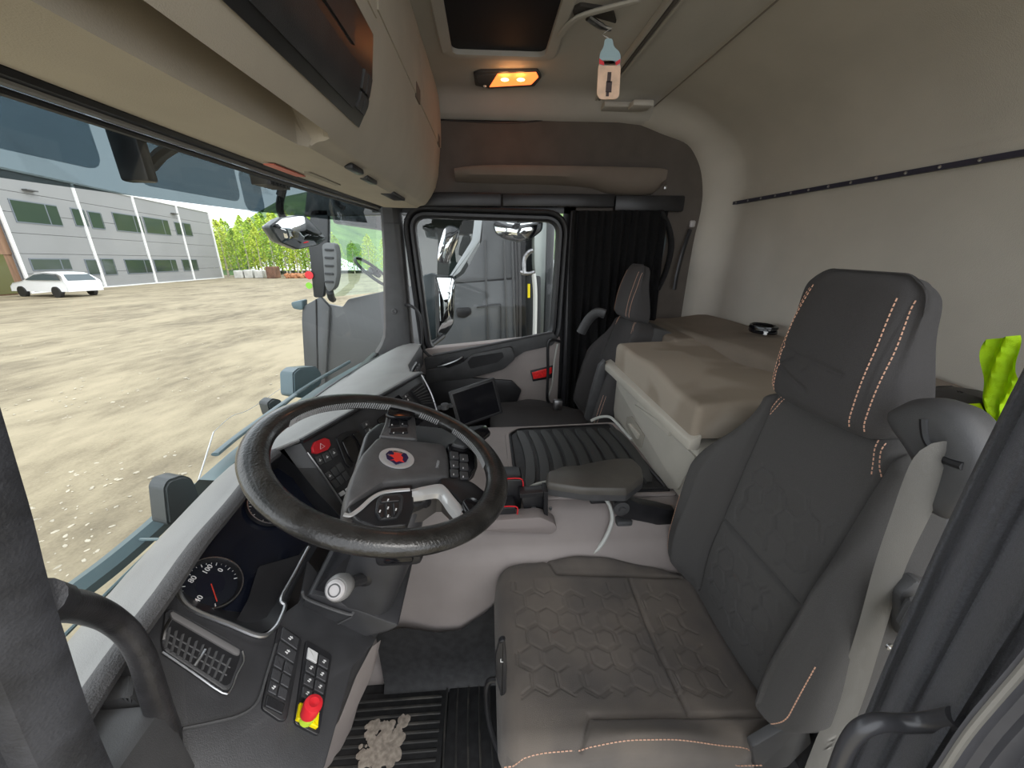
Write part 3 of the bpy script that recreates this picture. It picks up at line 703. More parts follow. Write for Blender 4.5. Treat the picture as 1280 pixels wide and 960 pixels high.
# centre vent near the far end
sv = skey([(512, 488), (525, 478), (545, 507), (541, 512), (527, 508)], .005, BLACK, 'air_vent', r=.006)
for k in range(7):
    f = (k + .5) / 7; b = newbm(); add_tube(b, [at(513 + 14 * f, 490 + 16 * f, pl=SP) + SN * .012, at(525 + 17 * f, 480 + 26 * f, pl=SP) + SN * .012], .0035, 6, flat=.4); obj('vane', b, PILLAR, sv)
b = newbm(); add_tube(b, smooth_path([st(.618, .0, .004), st(.622, .08, .008), st(.612, .15, .01), st(.60, .20, .006)], 4), .004, 8); obj('chrome_line', b, SATIN, sf)
# passenger side face of the dash, with vent
b = newbm(); lp = [V(l[1]) for l in LIPS[15:]]
add_grid(b, [[p + V((0, .001, -.004)) for p in lp], [p + V((0, -.008, -.03)) for p in lp], [p + V((0, .0, -.12)) for p in lp], [p + V((0, .06, -.24)) for p in lp], [p + V((0, .12, -.5)) for p in lp]])
pf = obj('passenger_fascia', b, DKPL2, dash)
doorpoly([V((.97, .375, .865)), V((.86, .372, .865)), V((.86, .372, .79)), V((.97, .375, .79))], 0, .0, SATIN, 'x', raw=True, r=.01, bev=0) if 0 else None
b = newbm(); add_tube(b, smooth_path([V((.43, .285, .885)), V((.455, .315, .875)), V((.54, .362, .872)), V((.70, .366, .868))], 4), .006, 8); obj('chrome_line', b, SATIN, pf)
b = newbm()
for k in range(5): add_box(b, (.50 + k * .05, .352, .80), (.535 + k * .05, .362, .855), .003)
obj('vane', b, PILLAR, pf)
# knee bin wall (mauve) below the switch panel, black lower column trim
b = newbm(); 
add_grid(b, [[at(412, 826, x=-.50), at(440, 826, x=-.44), at(470, 805, x=-.40), at(476, 800, x=-.36)],
             [at(412, 870, x=-.50), at(436, 868, x=-.44), at(462, 850, x=-.40), at(468, 835, x=-.36)],
             [at(402, 925, x=-.50), at(420, 915, x=-.46), at(436, 900, x=-.43), at(448, 880, x=-.38)],
             [at(402, 990, x=-.50), at(412, 970, x=-.46), at(420, 960, x=-.43), at(428, 950, x=-.38)]])
obj('knee_panel', b, TUNNEL, dash, smooth=60, label='mauve-grey knee panel')

# ================================================================== SEATS
def hexpat(x0, x1, y0, y1, s=.034, seed=3):
    """embossed broken honeycomb: list of segments (double contours)"""
    rnd = random.Random(seed); segs = []
    h = s * sqrt(3) / 2
    for i in range(-1, int((x1 - x0) / (1.5 * s)) + 2):
        for j in range(-1, int((y1 - y0) / (2 * h)) + 2):
            cx_, cy_ = x0 + i * 1.5 * s, y0 + j * 2 * h + (h if i % 2 else 0)
            for rr in (1.0, .80):
                p = [(cx_ + s * rr * cos(radians(60 * k)), cy_ + s * rr * sin(radians(60 * k))) for k in range(7)]
                for k in range(6):
                    if (rr == 1.0 and k >= 3) or rnd.random() < (.30 if rr == 1 else .5): continue
                    a, c = p[k], p[k + 1]
                    if all(x0 <= q[0] <= x1 and y0 <= q[1] <= y1 for q in (a, c)): segs.append((*a, *c))
    return segs
def make_seat(name, loc, label, rec, detail=True, back_lab=None, sx=1):
    S = empty(name, loc, label, 'seat', group='cab seats')
    X0, Y0 = loc[0], loc[1]
    # cushion -------------------------------------------------
    Mc = frame((X0, Y0, .50), (1, 0, 0), (0, 1, .113))
    q = .185
    seams = [(-q, -.60, -q, -.20), (q, -.60, q, -.20), (-q, -.20, -q - .05, -.17), (q, -.20, q + .05, -.17), (-q, -.425, q, -.425)]
    pat = hexpat(-.16, .16, -.56, -.05) if detail else []
    def topc(X, Y):
        z = .035 * nstep(q, q + .05, np.abs(X)) * nstep(.12, .28, -Y) * (1 - .85 * nstep(.34, .52, -Y)) - .012 * np.clip(1 - (X / .17) ** 2, 0, 1) * nstep(-.05, -.2, Y) * 1 - .020 * nstep(-.13, -.0, Y)
        z = z + .004 * np.exp(-((X + .05) / .08) ** 2 - ((Y + .3) / .1) ** 2)
        z = z - .009 * np.exp(-(segdist(X, Y, seams) / .005) ** 2)
        if pat: z = z - .0030 * np.exp(-(segdist(X, Y, pat) / .0019) ** 2)
        return z
    n = 210 if detail else 40
    def hwc(y): return .248 - .03 * max(0, (y + .10) / .10) ** 2 if y > -.10 else .248 - .03 * sstep(-.5, -.62, y)
    cu, sc = pad('seat_cushion', Mc, -.655, -.015, hwc, topc, .045, .13, SEATC if detail else SEATD, S, nx=n, ny=n)
    b = newbm()
    for off in (0, .012):
        path = [sc(sx * (-.236 - off * .9), y, .0006) for y in [-.02 - .55 * k / 30 for k in range(31)]]
        path = [p + V((0, 0, -.014 * off / .012)) for p in path]
        stitches(b, path)
    obj('stitching', b, THREAD, cu, kind='stuff')
    # backrest ------------------------------------------------
    Mb = frame((X0, Y0 - .63, .435), (-1, 0, 0), (0, -rec, 1))
    sb = [(-.142, .0, -.142, .66), (.142, .0, .142, .66), (-.142, .267, .142, .267)]
    patb = hexpat(-.125, .125, .03, .24, seed=5) + hexpat(-.125, .125, .30, .50, seed=9) if detail else []
    def hwb(y): return .205 + .062 * sstep(-.06, .12, y) - .035 * sstep(.34, .52, y) - .055 * sstep(.42, .62, y) - .05 * sstep(.62, .68, y)
    def topb(X, Y):
        H = np.vectorize(hwb)(Y); a = np.abs(X)
        z = .075 * nstep(.135, .20, a) * (1 - nstep(.36, .60, Y)) * nstep(-.05, .06, Y) + .02 * nstep(.13, .18, a) * nstep(.4, .6, Y)
        z = z + .012 * np.sin(np.clip(Y / .62, 0, 1) * pi) + .010 * np.exp(-((Y - .15) / .10) ** 2) * (a < .2)
        z = z - .012 * np.exp(-(segdist(X, Y, sb) / .0055) ** 2)
        if patb: z = z - .0034 * np.exp(-(segdist(X, Y, patb) / .0020) ** 2)
        return z
    bk_, sbk = pad('backrest', Mb, -.075, .672, hwb, topb, .04, .10, SEATM if detail else SEATD, S, nx=n, ny=n)
    b = newbm()
    for sgn in (1, -1):
        for off in (.0, .011):
            stitches(b, [sbk(sgn * (hwb(y) - .016 + off * .8), y, .0006 - off * .25) for y in [.02 + .24 * k / 20 for k in range(21)]])
            stitches(b, [sbk(sgn * (.108 + off + .022 * ((.655 - y) / .06)), y, .0006) for y in [.655 - .06 * k / 8 for k in range(9)]])
    obj('stitching', b, THREAD, bk_, kind='stuff')
    # headrest ------------------------------------------------
    hs = [(.098, .62, .096, .80), (.096, .80, .088, .86), (.088, .86, .075, .93)]
    def hwh(y): return .131 - .010 * sstep(.70, .90, y) - .022 * sstep(.88, .955, y) ** 1.5
    def toph(X, Y):
        z = .060 + .018 * np.sin(np.clip((Y - .655) / .30, 0, 1) * pi) - .03 * np.clip(np.abs(X) / .134, 0, 1) ** 3
        z = z - .004 * np.exp(-(segdist(X, Y, [(-.10, .775, .06, .760), (-.10, .735, .0, .705), (-.085, .745, -.055, .762), (-.02, .745, -.01, .755)]) / .004) ** 2) if detail else z
        z = z - .002 * np.exp(-(segdist(np.abs(X), Y, [(.102, .64, .102, .93)]) / .002) ** 2)
        return z
    Mh = Mb @ Matrix.Rotation(radians(4), 4, 'X') if 0 else Mb
    hr, shr = pad('headrest', Mh, .655, .945, hwh, toph, .034, .075, SEATD, S, tuck=.05, nx=90 if detail else 40, ny=90 if detail else 40)
    b = newbm()
    for sgn in (1, -1):
        for off in (-.009, .009):
            stitches(b, [shr(sgn * (.104 + off - .012 * sstep(.80, .95, y)), y, .0008) for y in [.672 + .27 * k / 26 for k in range(27) if .672 + .27 * k / 26 < .912]])
    obj('stitching', b, THREAD, hr, kind='stuff')
    Mi = Mb.inverted(); of_ = origin(hr); me_ = hr.data
    for v in me_.vertices:
        l = Mi @ (v.co + of_)
        if l.z < .045: l.z += .085 * sstep(.66, .92, l.y) * min(1, (.045 - l.z) / .08)
        v.co = Mb @ l - of_
    # shell behind and the base
    b = newbm(); t = Mb
    o = [(-.15, .66), (-.22, .42), (-.235, .1), (-.22, -.02), (.22, -.02), (.235, .1), (.22, .42), (.15, .66)]
    add_prism(b, [t @ V((x, y, -.10)) for x, y in o], t.to_3x3() @ V((0, 0, -.12)), bev=.015); obj('back_shell', b, DKPL, S)
    b = newbm(); add_box(b, (X0 - .22, Y0 - .60, .30), (X0 + .22, Y0 - .08, .37), .02); obj('seat_pan', b, BLACK, S)
    b = newbm()
    zz = smooth_path([V((0, 0, .30)), V((0, 0, .26)), V((0, 0, .22)), V((0, 0, .12)), V((0, 0, .03))], 5)
    rings = []
    for i, p in enumerate(zz):
        k = .19 + (.012 if i % 2 else 0); rings.append([V((X0 + x, Y0 - .34 + y, p.z)) for x, y in rrect(2 * k, 2 * k + .06, .04, 3)])
    add_grid(b, rings, closev=True); obj('suspension_bellows', b, RUBBER, S)
    b = newbm(); add_box(b, (X0 - .21, Y0 - .58, 0), (X0 + .21, Y0 - .10, .035), .008); obj('base_plate', b, BLACK, S)
    return S, sc, sbk, shr, Mb
DS, dsc, dsb, dsh, DMb = make_seat('driver_seat', (-.455, 0, 0), 'large dark grey driver seat with soiled honeycomb cushion, nearest the camera', .122)
PS, psc, psb, psh, PMb = make_seat('passenger_seat', (.81, .0, 0), 'dark grey passenger seat on the far side by the curtain', .27, detail=False)
# raise the far seat a little on its base
PS.location.z += .045; PS.scale = (.93, .93, .95)
# adjuster lever, levers and side trim on the driver seat
b = newbm(); add_box(b, (-.62, -.03, .30), (-.28, -.0, .37), .012)
obj('front_trim', b, BLACK, DS)
b = newbm(); P = roundpoly([at(x_, y_, x=-.60) for x_, y_ in [(624, 802), (631, 800), (634, 835), (633, 868), (626, 872), (620, 850), (619, 820)]], .01, 4); add_prism(b, P, (.012, 0, 0), bev=.004); lv = obj('heater_switch', b, BLACK, DS)
text('L', .014, frame(at(627, 826, x=-.6015), (0, -1, 0), (0, 0, 1)), WHITEPR, lv, 'seat_icon')
b = newbm(); add_tube(b, smooth_path([at(622, 850, x=-.45), at(611, 852, x=-.45), at(608, 870, x=-.46), at(612, 905, x=-.48), at(622, 935, x=-.5), at(632, 945, x=-.5)], 5), .008, 8); obj('slide_bar', b, BLACK, DS)
b = newbm(); add_box(b, (-.60, -.02, .24), (-.58, -.004, .30), .003); obj('tag_strip', b, mat('tag_cloth', (.4, .37, .3), .8), DS)
# armrest on the driver seat's inner side
b = newbm()
zt = .71
pf = [at(a, c, z=zt) for a, c in [(683, 590), (704, 583), (722, 582), (745, 577), (770, 573), (792, 573), (803, 584), (805, 596), (784, 612), (730, 611), (683, 604)]]
pf = roundpoly(pf, .007, 3)
t = bmesh.new(); vs = [t.verts.new(p + V((0, 0, -.022))) for p in pf]; t.faces.new(vs); r = bmesh.ops.extrude_face_region(t, geom=t.faces[:]); bmesh.ops.translate(t, vec=(0, 0, -.022), verts=[e for e in r['geom'] if isinstance(e, bmesh.types.BMVert)]); bmesh.ops.recalc_face_normals(t, faces=t.faces[:]); merge(b, t)
ar = obj('armrest', b, DKPL, DS)
c_ = sum(pf, V()) / len(pf)
b = newbm(); rows = []
for k in range(7):
    a = k / 6 * pi / 2; sc_ = 1 - .0 - (1 - cos(a)) * .07; rows.append([c_ + (p - c_) * sc_ + V((0, 0, -.022 + .024 * sin(a))) for p in pf])
add_grid(b, rows, closev=True); v_ = b.verts[:]; b.verts.ensure_lookup_table(); n_ = len(pf); b.faces.new([b.verts[len(b.verts) - n_ + k] for k in range(n_)])
obj('armrest_pad', b, mat('armrest_vinyl', (.085, .078, .068), .42, var=.15, vscale=9, bump=.2, bscale=500), ar, smooth=60)
b = newbm(); pv = at(776, 635, x=-.14)
add_prism(b, roundpoly([at(a, c, x=-.155) for a, c in [(768, 628), (782, 622), (800, 630), (822, 634), (846, 640), (846, 665), (815, 655), (790, 650), (770, 645)]], .008, 3), (.035, 0, 0), bev=.004); obj('armrest_bracket', b, BLACK, DS)
Mx = frame(at(776, 634, x=-.158), (0, 1, 0), (0, 0, 1))
obj('pivot_bolt', lath([(.026, 0), (.026, .01), (.012, .012), (.010, .018), (.0001, .018)], Mx @ Matrix.Rotation(pi, 4, 'X'), 20), DKPL, DS)
b = newbm(); add_box(b, tuple(at(776, 650, x=-.15) + V((-.01, -.04, -.022))), tuple(at(776, 650, x=-.15) + V((.03, .015, .0))), .008); obj('tilt_knob', b, DKPL, DS)
# integrated belt guide at the shoulder (part of the seat) and belt
gd = []
b = newbm()
out_ = [(1113, 520), (1128, 505), (1150, 498), (1180, 500), (1208, 514), (1230, 545), (1240, 580), (1215, 625), (1188, 648), (1168, 640), (1160, 600), (1140, 560)]
P = smooth_path([at(a, c, y=-.665) for a, c in out_], 3, closed=True); c_ = sum(P, V()) / len(P)
vs = add_grid(b, [[c_ + (p - c_) * k + V((0, d, 0)) for p in P] for k, d in ((.5, .022), (.8, .020), (.93, .012), (1.0, -.002), (1.0, -.018), (.9, -.04))], closev=True); b.faces.new(vs[0][::-1]); b.faces.new(vs[-1])
gu = obj('belt_guide', b, DKPL, DS, smooth=60)
P = [at(a, c, y=-.645) for a, c in [(1156, 524), (1158, 545), (1166, 560), (1180, 574), (1204, 583)]]
b = newbm(); add_tube(b, smooth_path(P, 4), .006, 8); obj('belt_slot', b, BLACK, gu)
bt = [at(1178, 572, x=-.702), at(1165, 580, x=-.705), at(1140, 640, x=-.712), at(1112, 710, x=-.718), at(1088, 790, x=-.722), at(1062, 870, x=-.722), at(1035, 935, x=-.722), at(1008, 1000, x=-.722)]
ctr = smooth_path(bt, 6); rows = []
for i, p in enumerate(ctr):
    f = i / (len(ctr) - 1); tng = (ctr[min(i + 1, len(ctr) - 1)] - ctr[max(0, i - 1)]).normalized(); sd_ = tng.cross(V((-1, .12, 0))).normalized()
    wv = V((sin(f * 9) * .003, 0, 0)); hw_ = .026
    rows.append([p + sd_ * s * hw_ + wv * s + V((-.004 * (1 - s * s), 0, 0)) for s in (-1, -.96, -.5, 0, .5, .96, 1)])
b = newbm(); vs = add_grid(b, rows)
r = bmesh.ops.solidify(b, geom=b.faces[:], thickness=.0014)
tag(obj('seat_belt', b, mat('belt_webbing_grey', (.27, .26, .24), .75, var=.04, vscale=8, bump=.4, bscale=900), smooth=50), 'grey seat belt webbing running down past the driver seat', 'seat belt')
# seat hardware at the belt side
b = newbm()
add_prism(b, roundpoly([at(a, c, x=-.70) for a, c in [(1128, 748), (1182, 775), (1150, 830), (1085, 930), (1060, 965), (1000, 965), (1040, 900), (1090, 820)]], .008, 3), (.022, 0, 0), bev=.004)
obj('side_frame', b, BLACK, DS)
Mk = frame(at(1147, 768, x=-.745), (0, 1, 0), (0, 0, 1)) @ Matrix.Rotation(radians(-35), 4, 'Z')
b = newbm(); rows = []
for r_, z_ in ((.016, 0), (.0165, .004), (.016, .04), (.013, .046), (.0001, .047)):
    rows.append([V(((r_ * (1 + (.07 if k % 2 else 0))) * cos(2 * pi * k / 28), (r_ * (1 + (.07 if k % 2 else 0))) * sin(2 * pi * k / 28), z_)) for k in range(28)])
Mq = frame(at(1138, 785, x=-.76), (1, 0, 0), (0, .9, .35)); Mq = frame(at(1138, 782, x=-.755), (1, 0, 0), (0, -.7, .7)) @ Matrix.Rotation(radians(-90), 4, 'X')
up_ = (at(1160, 742, x=-.755) - at(1138, 782, x=-.755)).normalized(); Mq = frame(at(1138, 782, x=-.755), up_.cross(V((1, 0, 0))), V((1, 0, 0)).cross(up_).cross(up_))
X_ = up_.orthogonal().normalized(); Y_ = up_.cross(X_); Mq = Matrix(((X_.x, Y_.x, up_.x, 0), (X_.y, Y_.y, up_.y, 0), (X_.z, Y_.z, up_.z, 0), (0, 0, 0, 1))); Mq.translation = at(1138, 782, x=-.755)
add_grid(b, [[Mq @ p for p in r] for r in rows], closev=True); obj('lumbar_knob', b, PILLAR, DS, smooth=30, label='ridged grey rotary knob')
b = newbm(); add_prism(b, roundpoly([at(a, c, x=-.735) for a, c in [(1125, 745), (1150, 725), (1185, 740), (1190, 770), (1160, 800), (1128, 800)]], .01, 3), (.02, 0, 0), bev=.005); obj('knob_bracket', b, DKPL, DS)
obj('frame_bolt', lath([(.006, 0), (.006, .003), (.003, .003), (.0001, .001)], frame(at(1111, 807, x=-.752), (0, -1, 0), (0, 0, 1)) , 14), SATIN, DS)
b = newbm(); add_prism(b, roundpoly([at(a, c, x=-.70) for a, c in [(940, 935), (975, 915), (1010, 900), (1015, 930), (985, 960), (945, 965)]], .006, 3), (.02, 0, 0), bev=.004); obj('hinge_cover', b, DKPL, DS)
# buckle
bu = empty('belt_buckle', (-.25, -.50, .40), 'red-topped black seat belt buckle between seat and tunnel', 'buckle')
bp = at(800, 713, x=-.17)
b = newbm(); add_box(b, V((-.014, -.028, -.07)), V((.014, .022, .008)), .004, M=Matrix.Translation(bp) @ Matrix.Rotation(radians(-14), 4, 'X')); obj('buckle_body', b, BLACK, bu)
b = newbm(); add_box(b, V((-.012, -.025, .008)), V((.012, .019, .014)), .002, M=Matrix.Translation(bp) @ Matrix.Rotation(radians(-14), 4, 'X')); obj('release_button', b, RED, bu)
b = newbm(); add_tube(b, smooth_path([at(828, 712, x=-.2), at(836, 718, x=-.19), at(830, 728, x=-.2), at(822, 724, x=-.2)], 4), .004, 6); add_tube(b, smooth_path([at(838, 705, x=-.2), at(842, 718, x=-.2), at(838, 730, x=-.22)], 4), .005, 6); obj('buckle_stalk', b, STEEL, bu)

# passenger seat extras: armrest folded up, shoulder guide, buckle
b = newbm(); P = [at(a, c, x=.60) for a, c in [(742, 520), (755, 470), (762, 448), (770, 440), (771, 447), (768, 475), (757, 512), (750, 524)]]; add_prism(b, P, (.04, 0, 0), bev=.006); obj('armrest', b, DKPL, PS, label='black armrest folded upright')
b = newbm(); add_tube(b, smooth_path([at(735, 405, x=.95), at(745, 388, x=.93), at(757, 378, x=.90), at(768, 380, x=.88)], 4), .03, 10, flat=.7); obj('belt_guide', b, DKPL, PS)
b = newbm(); add_box(b, tuple(at(703, 500, x=.75) + V((-.02, -.03, -.03))), tuple(at(703, 500, x=.75) + V((.02, .02, .03))), .006); obj('buckle', b, STEEL, PS)

# ================================================================== STEERING WHEEL
WN = V((0, -.325, .946)).normalized(); WO = V((-.47, .197, 1.037)); WX = V((1, 0, 0)); WY = WN.cross(WX)
wpl = lambda off=0: (tuple(WN), WN.dot(WO) + off)
def onW(px, py, off=0): return at(px, py, pl=wpl(off))
sw = empty('steering_wheel', tuple(WO + WN * -.05), 'black leather truck steering wheel with silver spokes and a round crest', 'steering wheel')
N_ = 96; rows = []
for k in range(N_):
    a = 2 * pi * k / N_; rd = WX * cos(a) + WY * sin(a); ring = []
    for j in range(14):
        t = 2 * pi * j / 14; th = .0215 + .0020 * cos(2 * t)
        ring.append(WO + rd * (.2225 + th * cos(t)) + WN * (th * .82 * sin(t) - .004))
    rows.append(ring)
b = newbm(); add_grid(b, rows, closeu=True, closev=True)
rim = obj('rim', b, mat('worn_black_leather', (.020, .019, .018), .30, var=.45, vscale=28, bump=.5, bscale=220, coat=.25), sw, smooth=60)
b = newbm()
for a0, a1 in ((14, 86), (-22, -6), (-78, -34)):
    n_ = int((a1 - a0) / 1.5)
    for k in range(n_):
        a = radians(a0 + k * 1.5); a2 = a + radians(.9)
        r1 = .2225 - .0240; p1 = WO + (WX * cos(a) + WY * sin(a)) * (r1 - .0015) + WN * .006; p2 = WO + (WX * cos(a2) + WY * sin(a2)) * (r1 - .001) - WN * .008
        add_tube(b, [p1, p2], .0014, 4)
obj('rim_stitching', b, mat('grey_thread', (.32, .32, .32), .6), rim, kind='stuff')
# hub pad
HO = -.040
def hub(px, off, h, m, name, r=.006, bev=.004, parent=sw, label=None, seg=3):
    P = roundpoly([onW(a, c, off) for a, c in px], r, 4); b = newbm(); add_prism(b, P, WN * h, bev=bev, seg=seg); return obj(name, b, m, parent, label=label)
hubm = mat('hub_grained_plastic', (.085, .082, .083), .40, var=.12, vscale=30, bump=.3, bscale=500)
A0 = [(470, 552), (555, 560), (560, 575), (562, 603), (520, 608), (474, 613), (452, 628), (430, 642), (428, 628), (436, 603), (450, 574)]
P = roundpoly([onW(a, c, HO) for a, c in A0], .012, 4); cc = sum(P, V()) / len(P) 
b = newbm(); rows = []
for k, (sc_, h) in enumerate(((.98, -.035), (1.0, -.02), (1.0, .0), (.985, .008), (.95, .014), (.88, .017), (.5, .0185))):
    rows.append([cc + (p - cc) * sc_ + WN * (h - .016 * sstep(.06, .13, (p - cc).dot(-WY) * -1 if 0 else (cc - p).dot(V((0, -1, 0)))) * (1 if h > 0 else .3)) for p in P])
add_grid(b, rows, closev=True); b.verts.ensure_lookup_table(); b.faces.new([b.verts[len(b.verts) - len(P) + k] for k in range(len(P))])
hb = obj('airbag_cover', b, hubm, sw, smooth=50)
# crest: silver roundel, navy shield, red crowned head
c0 = onW(496, 573, HO + .0195); CX = (onW(516, 571, HO + .0195) - onW(478, 576, HO + .0195)).normalized()
Mc_ = frame(c0, -WY if 0 else WX, WY); ang = radians(-82); Mc_ = Mc_ @ Matrix.Rotation(ang, 4, 'Z') @ Matrix.Diagonal((1.35, 1.35, 1, 1))
if Mc_.to_3x3().col[2].dot(WN) < 0: Mc_ = Mc_ @ Matrix.Rotation(pi, 4, 'X')
cr_ = obj('crest', lath([(.026, 0), (.026, .002), (.0225, .003), (.021, .0022), (.0001, .0022)], Mc_, 32), SILVER, hb)
def flat(poly, z, h, m, name, parent, M): b = newbm(); add_prism(b, [M @ V((x, y, z)) for x, y in poly], (M.to_3x3() @ V((0, 0, h)))); return obj(name, b, m, parent, smooth=0)
flat([(-.013, .014), (0, .017), (.013, .014), (.017, .004), (.014, -.008), (.006, -.014), (0, -.019), (-.006, -.014), (-.014, -.008), (-.017, .004)], .0022, .0008, mat('crest_navy', (.012, .012, .06), .3), 'crest_shield', cr_, Mc_)
flat([(-.009, -.011), (-.003, -.006), (-.007, -.001), (-.012, .001), (-.011, .004), (-.006, .004), (-.005, .008), (-.007, .013), (-.003, .010), (0, .014), (.003, .010), (.007, .012), (.005, .006), (.009, .001), (.008, -.006), (.011, -.010), (.004, -.009), (0, -.013), (-.004, -.009)], .003, .0008, mat('crest_red', (.75, .04, .03), .35), 'crest_griffin_head', cr_, Mc_)
flat([(-.008, .0105), (-.009, .0145), (-.005, .0125), (0, .0158), (.005, .0125), (.009, .0140), (.007, .0100), (0, .0115)], .0038, .0005, SATIN, 'crest_crown', cr_, Mc_)
flat([(-.011, -.001), (-.015, .001), (-.014, .004), (-.010, .003)], .0038, .0004, SATIN, 'crest_beak', cr_, Mc_)
text('AIRBAG', .0085, frame(onW(547, 578, HO + .0192), WX, WY) if 0 else frame(onW(547, 580, HO + .0192), -WX, -WY), mat('grey_print', (.3, .3, .3), .6), hb, 'lettering')
# bases under the hub and spokes
hub([(452, 560), (470, 545), (560, 552), (590, 575), (592, 602), (560, 612), (530, 650), (470, 662), (430, 655), (428, 640), (440, 600)], HO - .055, .045, BLACK, 'hub_housing', r=.02, bev=.01)
def spoke(pts, w, m, name, flat_=.45, **kw):
    b = newbm(); P = smooth_path(pts, 5); n = len(P); add_tube(b, P, [w[0] + (w[1] - w[0]) * k / (n - 1) for k in range(n)], 12, flat=flat_, up=WN); return obj(name, b, m, sw, **kw)
# far spoke with keys
hub([(473, 552), (480, 535), (484, 516), (516, 516), (518, 535), (520, 556)], HO + .004, .016, hubm, 'far_spoke', r=.006)
for px in ([(487, 525), (497, 524), (500, 534), (485, 536)], [(499, 524), (508, 525), (510, 535), (502, 534)], [(487, 538), (508, 537), (510, 543), (486, 544)]): k_ = hub(px, HO + .018, .006, BLACK, 'spoke_key', r=.003, bev=.0015, seg=1)
for px, py in ((490, 531), (503, 530), (492, 541), (504, 541)): p = onW(px, py, HO + .0245); b = newbm(); add_box(b, V((-.003, -.0012, 0)), V((.003, .0012, .0004)), M=frame(p, -WX, -WY)); obj('icon_print', b, WHITEPR, sw)
hub([(481, 522), (487, 512), (512, 510), (520, 520), (512, 526), (490, 526)], -.012, .012, GLOSSB, 'far_spoke_root', r=.006)
# rear module of keys and its gloss frame
hub([(557, 562), (573, 560), (590, 572), (592, 592), (582, 606), (562, 605)], HO - .004, .018, GLOSSB, 'rear_key_frame', r=.006)
for i in range(2):
    for j in range(3):
        x0_, y0_ = 562 + i * 12 - j * 0, 566 + j * 11 + i * 3
        hub([(x0_, y0_), (x0_ + 10, y0_ + 1), (x0_ + 11, y0_ + 9), (x0_ + 1, y0_ + 9)], HO + .013, .005, DKPL, 'rear_key', r=.002, bev=.001, seg=1)
        p = onW(x0_ + 5, y0_ + 5, HO + .0185); b = newbm(); add_box(b, V((-.003, -.001, 0)), V((.003, .001, .0004)), M=frame(p, -WX, -WY)); obj('icon_print', b, WHITEPR, sw)
# far rear spoke
hub([(563, 562), (572, 548), (590, 540), (604, 545), (600, 556), (588, 562), (578, 566)], HO + .004, .018, DKPL, 'far_rear_spoke', r=.006)
hub([(575, 550), (585, 538), (606, 536), (612, 546), (600, 556)], -.016, .014, GLOSSB, 'spoke_root', r=.006)
# near rear spoke: broad silver bracket
hub([(548, 606), (575, 604), (590, 612), (612, 630), (622, 640), (606, 652), (596, 655), (580, 645), (560, 622), (545, 618)], HO - .004, .018, BLACK, 'near_rear_spoke', r=.006)
b = newbm(); rows = []
arc = [(514, 612), (530, 608), (549, 605), (557, 609), (568, 622), (580, 636)]; arc2 = [(515, 621), (531, 619), (546, 617), (552, 620), (562, 634), (573, 647)]
A_ = smooth_path([onW(a, c, HO + .016) for a, c in arc], 5); B_ = smooth_path([onW(a, c, HO + .010) for a, c in arc2], 5)
add_grid(b, [A_, [a.lerp(c, .5) + WN * .004 for a, c in zip(A_, B_)], B_, [c - WN * .012 for c in B_]]); 
br = obj('silver_spoke_trim', b, SILVER, sw, smooth=50)
b = newbm(); rows = [[onW(a, c, HO - .0) for a, c in [(515, 621), (531, 619), (546, 617), (552, 620), (562, 634), (573, 647)]], [onW(a, c, HO - .05) for a, c in [(508, 655), (528, 652), (545, 640), (552, 640), (562, 650), (568, 656)]]]
add_grid(b, rows); obj('spoke_underside', b, mat('underside_brown_black', (.06, .055, .052), .4), sw)
hub([(575, 632), (588, 628), (610, 640), (616, 650), (600, 664), (586, 652)], -.022, .016, GLOSSB, 'spoke_root', r=.006)
# near spoke with keys and its chrome curve
hub([(431, 642), (452, 630), (478, 616), (514, 612), (516, 640), (508, 664), (470, 668), (445, 658)], HO - .004, .014, BLACK, 'near_spoke', r=.008)
A_ = smooth_path([onW(a, c, HO + .013) for a, c in [(430, 643), (438, 644), (450, 636), (466, 622), (482, 615), (512, 612)]], 5)
b = newbm(); add_tube(b, A_, .004, 8, flat=.6); obj('spoke_edge_trim', b, SILVER, sw)
hub([(470, 628), (476, 621), (498, 619), (504, 624), (502, 640), (496, 650), (474, 652), (468, 642)], HO + .009, .006, DKPL2, 'near_key_frame', r=.004, bev=.002)
for px in ([(474, 627), (478, 622), (497, 621), (501, 625), (499, 628), (476, 630)], [(472, 634), (480, 631), (480, 648), (475, 650), (470, 642)], [(482, 631), (489, 631), (489, 648), (482, 648)], [(491, 630), (499, 630), (497, 641), (492, 648)]):
    hub(px, HO + .0145, .004, BLACK, 'spoke_key', r=.002, bev=.001, seg=1)
for px, py in ((485, 625), (475, 639), (485, 635), (485, 645), (495, 637)): p = onW(px, py, HO + .0190); b = newbm(); add_box(b, V((-.003, -.001, 0)), V((.003, .001, .0004)), M=frame(p, -WX, -WY)); obj('icon_print', b, WHITEPR, sw)

# ================================================================== STEERING COLUMN AND STALKS
scn = empty('steering_column', (-.47, .33, .45), 'black steering column shroud with a wiper stalk', 'steering column')
def sect(y, z, w_, h_, t=0):
    c, s = cos(t), sin(t); return [V((-.455 + a, y + q_ * c, z + q_ * s)) for a, q_ in rrect(w_, h_, min(w_, h_) * .28, 4)]
b = newbm(); rows = [sect(.20, .955, .15, .12, -.3), sect(.205, .92, .19, .15, -.3), sect(.225, .84, .21, .16, -.3), sect(.26, .75, .20, .17, -.35), sect(.31, .64, .19, .19, -.4), sect(.37, .52, .20, .22, -.5), sect(.44, .40, .20, .25, -.5), sect(.50, .25, .2, .25, -.5)]
vs = add_grid(b, rows, closev=True); b.faces.new(vs[0]); obj('shroud', b, DKPL2, scn, smooth=50)
